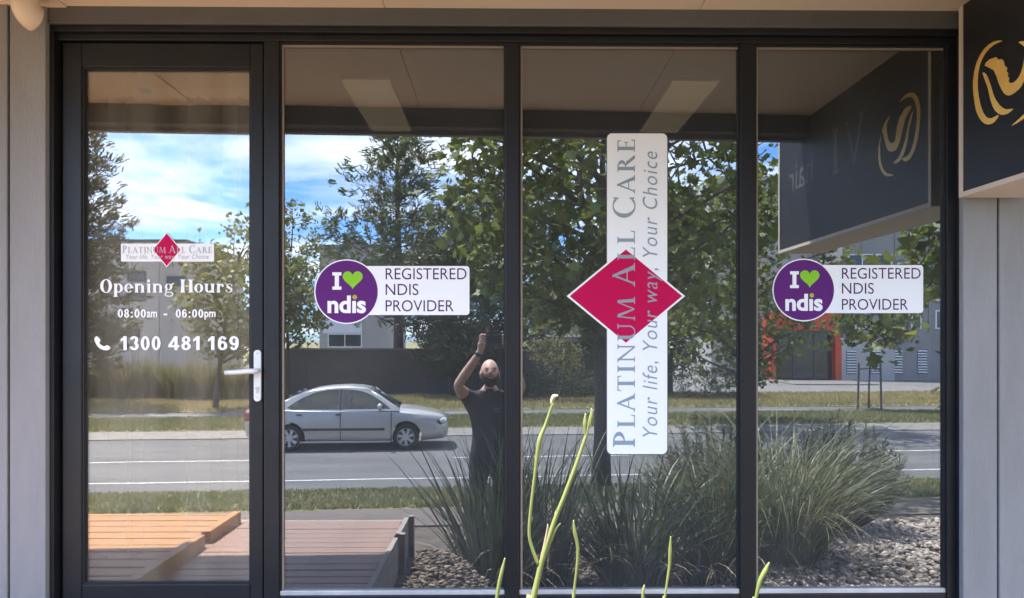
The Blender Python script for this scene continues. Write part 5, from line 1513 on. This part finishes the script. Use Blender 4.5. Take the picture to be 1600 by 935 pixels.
for q_ in ring(.055, 1.335, (.022, .016), (.018, .012), 0, 330, 18): em.add([(p[0], .1245 - .0 * i, p[1]) for i, p in enumerate(q_)], [(0, 1, 2, 3)])
em.build('chest_emblem', mat('grey_print', (.35, .35, .35), .7), per, recalc=False)
MB().tube([(0, .0, 1.485), (0, .012, 1.50)], [.070, .064], 20).build('collar', M_shirt, per, smooth=True)
ph = MB().prism(rrect(-.0765, .0765, -.036, .036, .010), 'y', -.004, .004).build('mobile_phone', mat('graphite_phone_back', (.055, .058, .065), .25), None, bevel=.002)
ph.location = (-.064, -3.0605, ZC); tag(ph, 'black phone held sideways in the raised hands of the person', 'phone')
for i, (x, z) in enumerate(((.060, .020), (.060, -.002))):
    MB().lathe([(0, .0042), (.008, .0042), (.008, .0056), (0, .0056)], (x, 0, z), 'y', 16).build('camera_lens', M_lensd, ph)

# ---- driver of the car
drv = thing('person', 'driver in a dark red top seated behind the side window of the silver sedan', 'person', cl_)
drv.rotation_euler = (0, 0, -TH)
bm = bmesh.new(); lay = bm.verts.layers.skin.verify(); bv = {}
JD = {'hip': ((.06, .36, .62), .14), 'ch': ((.02, .36, .92), .145), 'nk': ((.02, .36, 1.07), .055), 'hd': ((.05, .36, 1.17), .075), 'tp': ((.045, .36, 1.255), .07),
      'sl': ((.02, .53, 1.0), .06), 'el': ((.18, .58, .84), .045), 'hl': ((.44, .45, .98), .035), 'sr': ((.02, .19, 1.0), .06), 'er': ((.18, .14, .84), .045), 'hr': ((.44, .27, .98), .035)}
for n_, (p_, r_) in JD.items():
    v_ = bm.verts.new(p_); v_[lay].radius = (r_, r_); v_[lay].use_root = n_ == 'ch'; bv[n_] = v_
for a_, b_ in (('hip', 'ch'), ('ch', 'nk'), ('nk', 'hd'), ('hd', 'tp'), ('ch', 'sl'), ('sl', 'el'), ('el', 'hl'), ('ch', 'sr'), ('sr', 'er'), ('er', 'hr')): bm.edges.new((bv[a_], bv[b_]))
me = bpy.data.meshes.new('body'); bm.to_mesh(me); bm.free()
tmp = bpy.data.objects.new('body_tmp', me); COL.objects.link(tmp)
sk = tmp.modifiers.new('skin', 'SKIN'); sb = tmp.modifiers.new('sub', 'SUBSURF'); sb.levels = 2; sb.render_levels = 2
dg = bpy.context.evaluated_depsgraph_get(); dg.update()
mb_ = bpy.data.meshes.new_from_object(tmp.evaluated_get(dg)); bpy.data.objects.remove(tmp)
mb_.materials.clear()
for m_ in (M_skin, mat('dark_red_cotton', (0.16, 0.03, 0.03), .85), M_beard): mb_.materials.append(m_)
for p_ in mb_.polygons:
    c = p_.center; p_.use_smooth = True
    p_.material_index = 2 if (c.z > 1.235 or (c.z > 1.15 and c.x < .0)) else (0 if (c.z > 1.08 or c.x > .34) else 1)
bo = bpy.data.objects.new('body', mb_); COL.objects.link(bo); bo.parent = drv
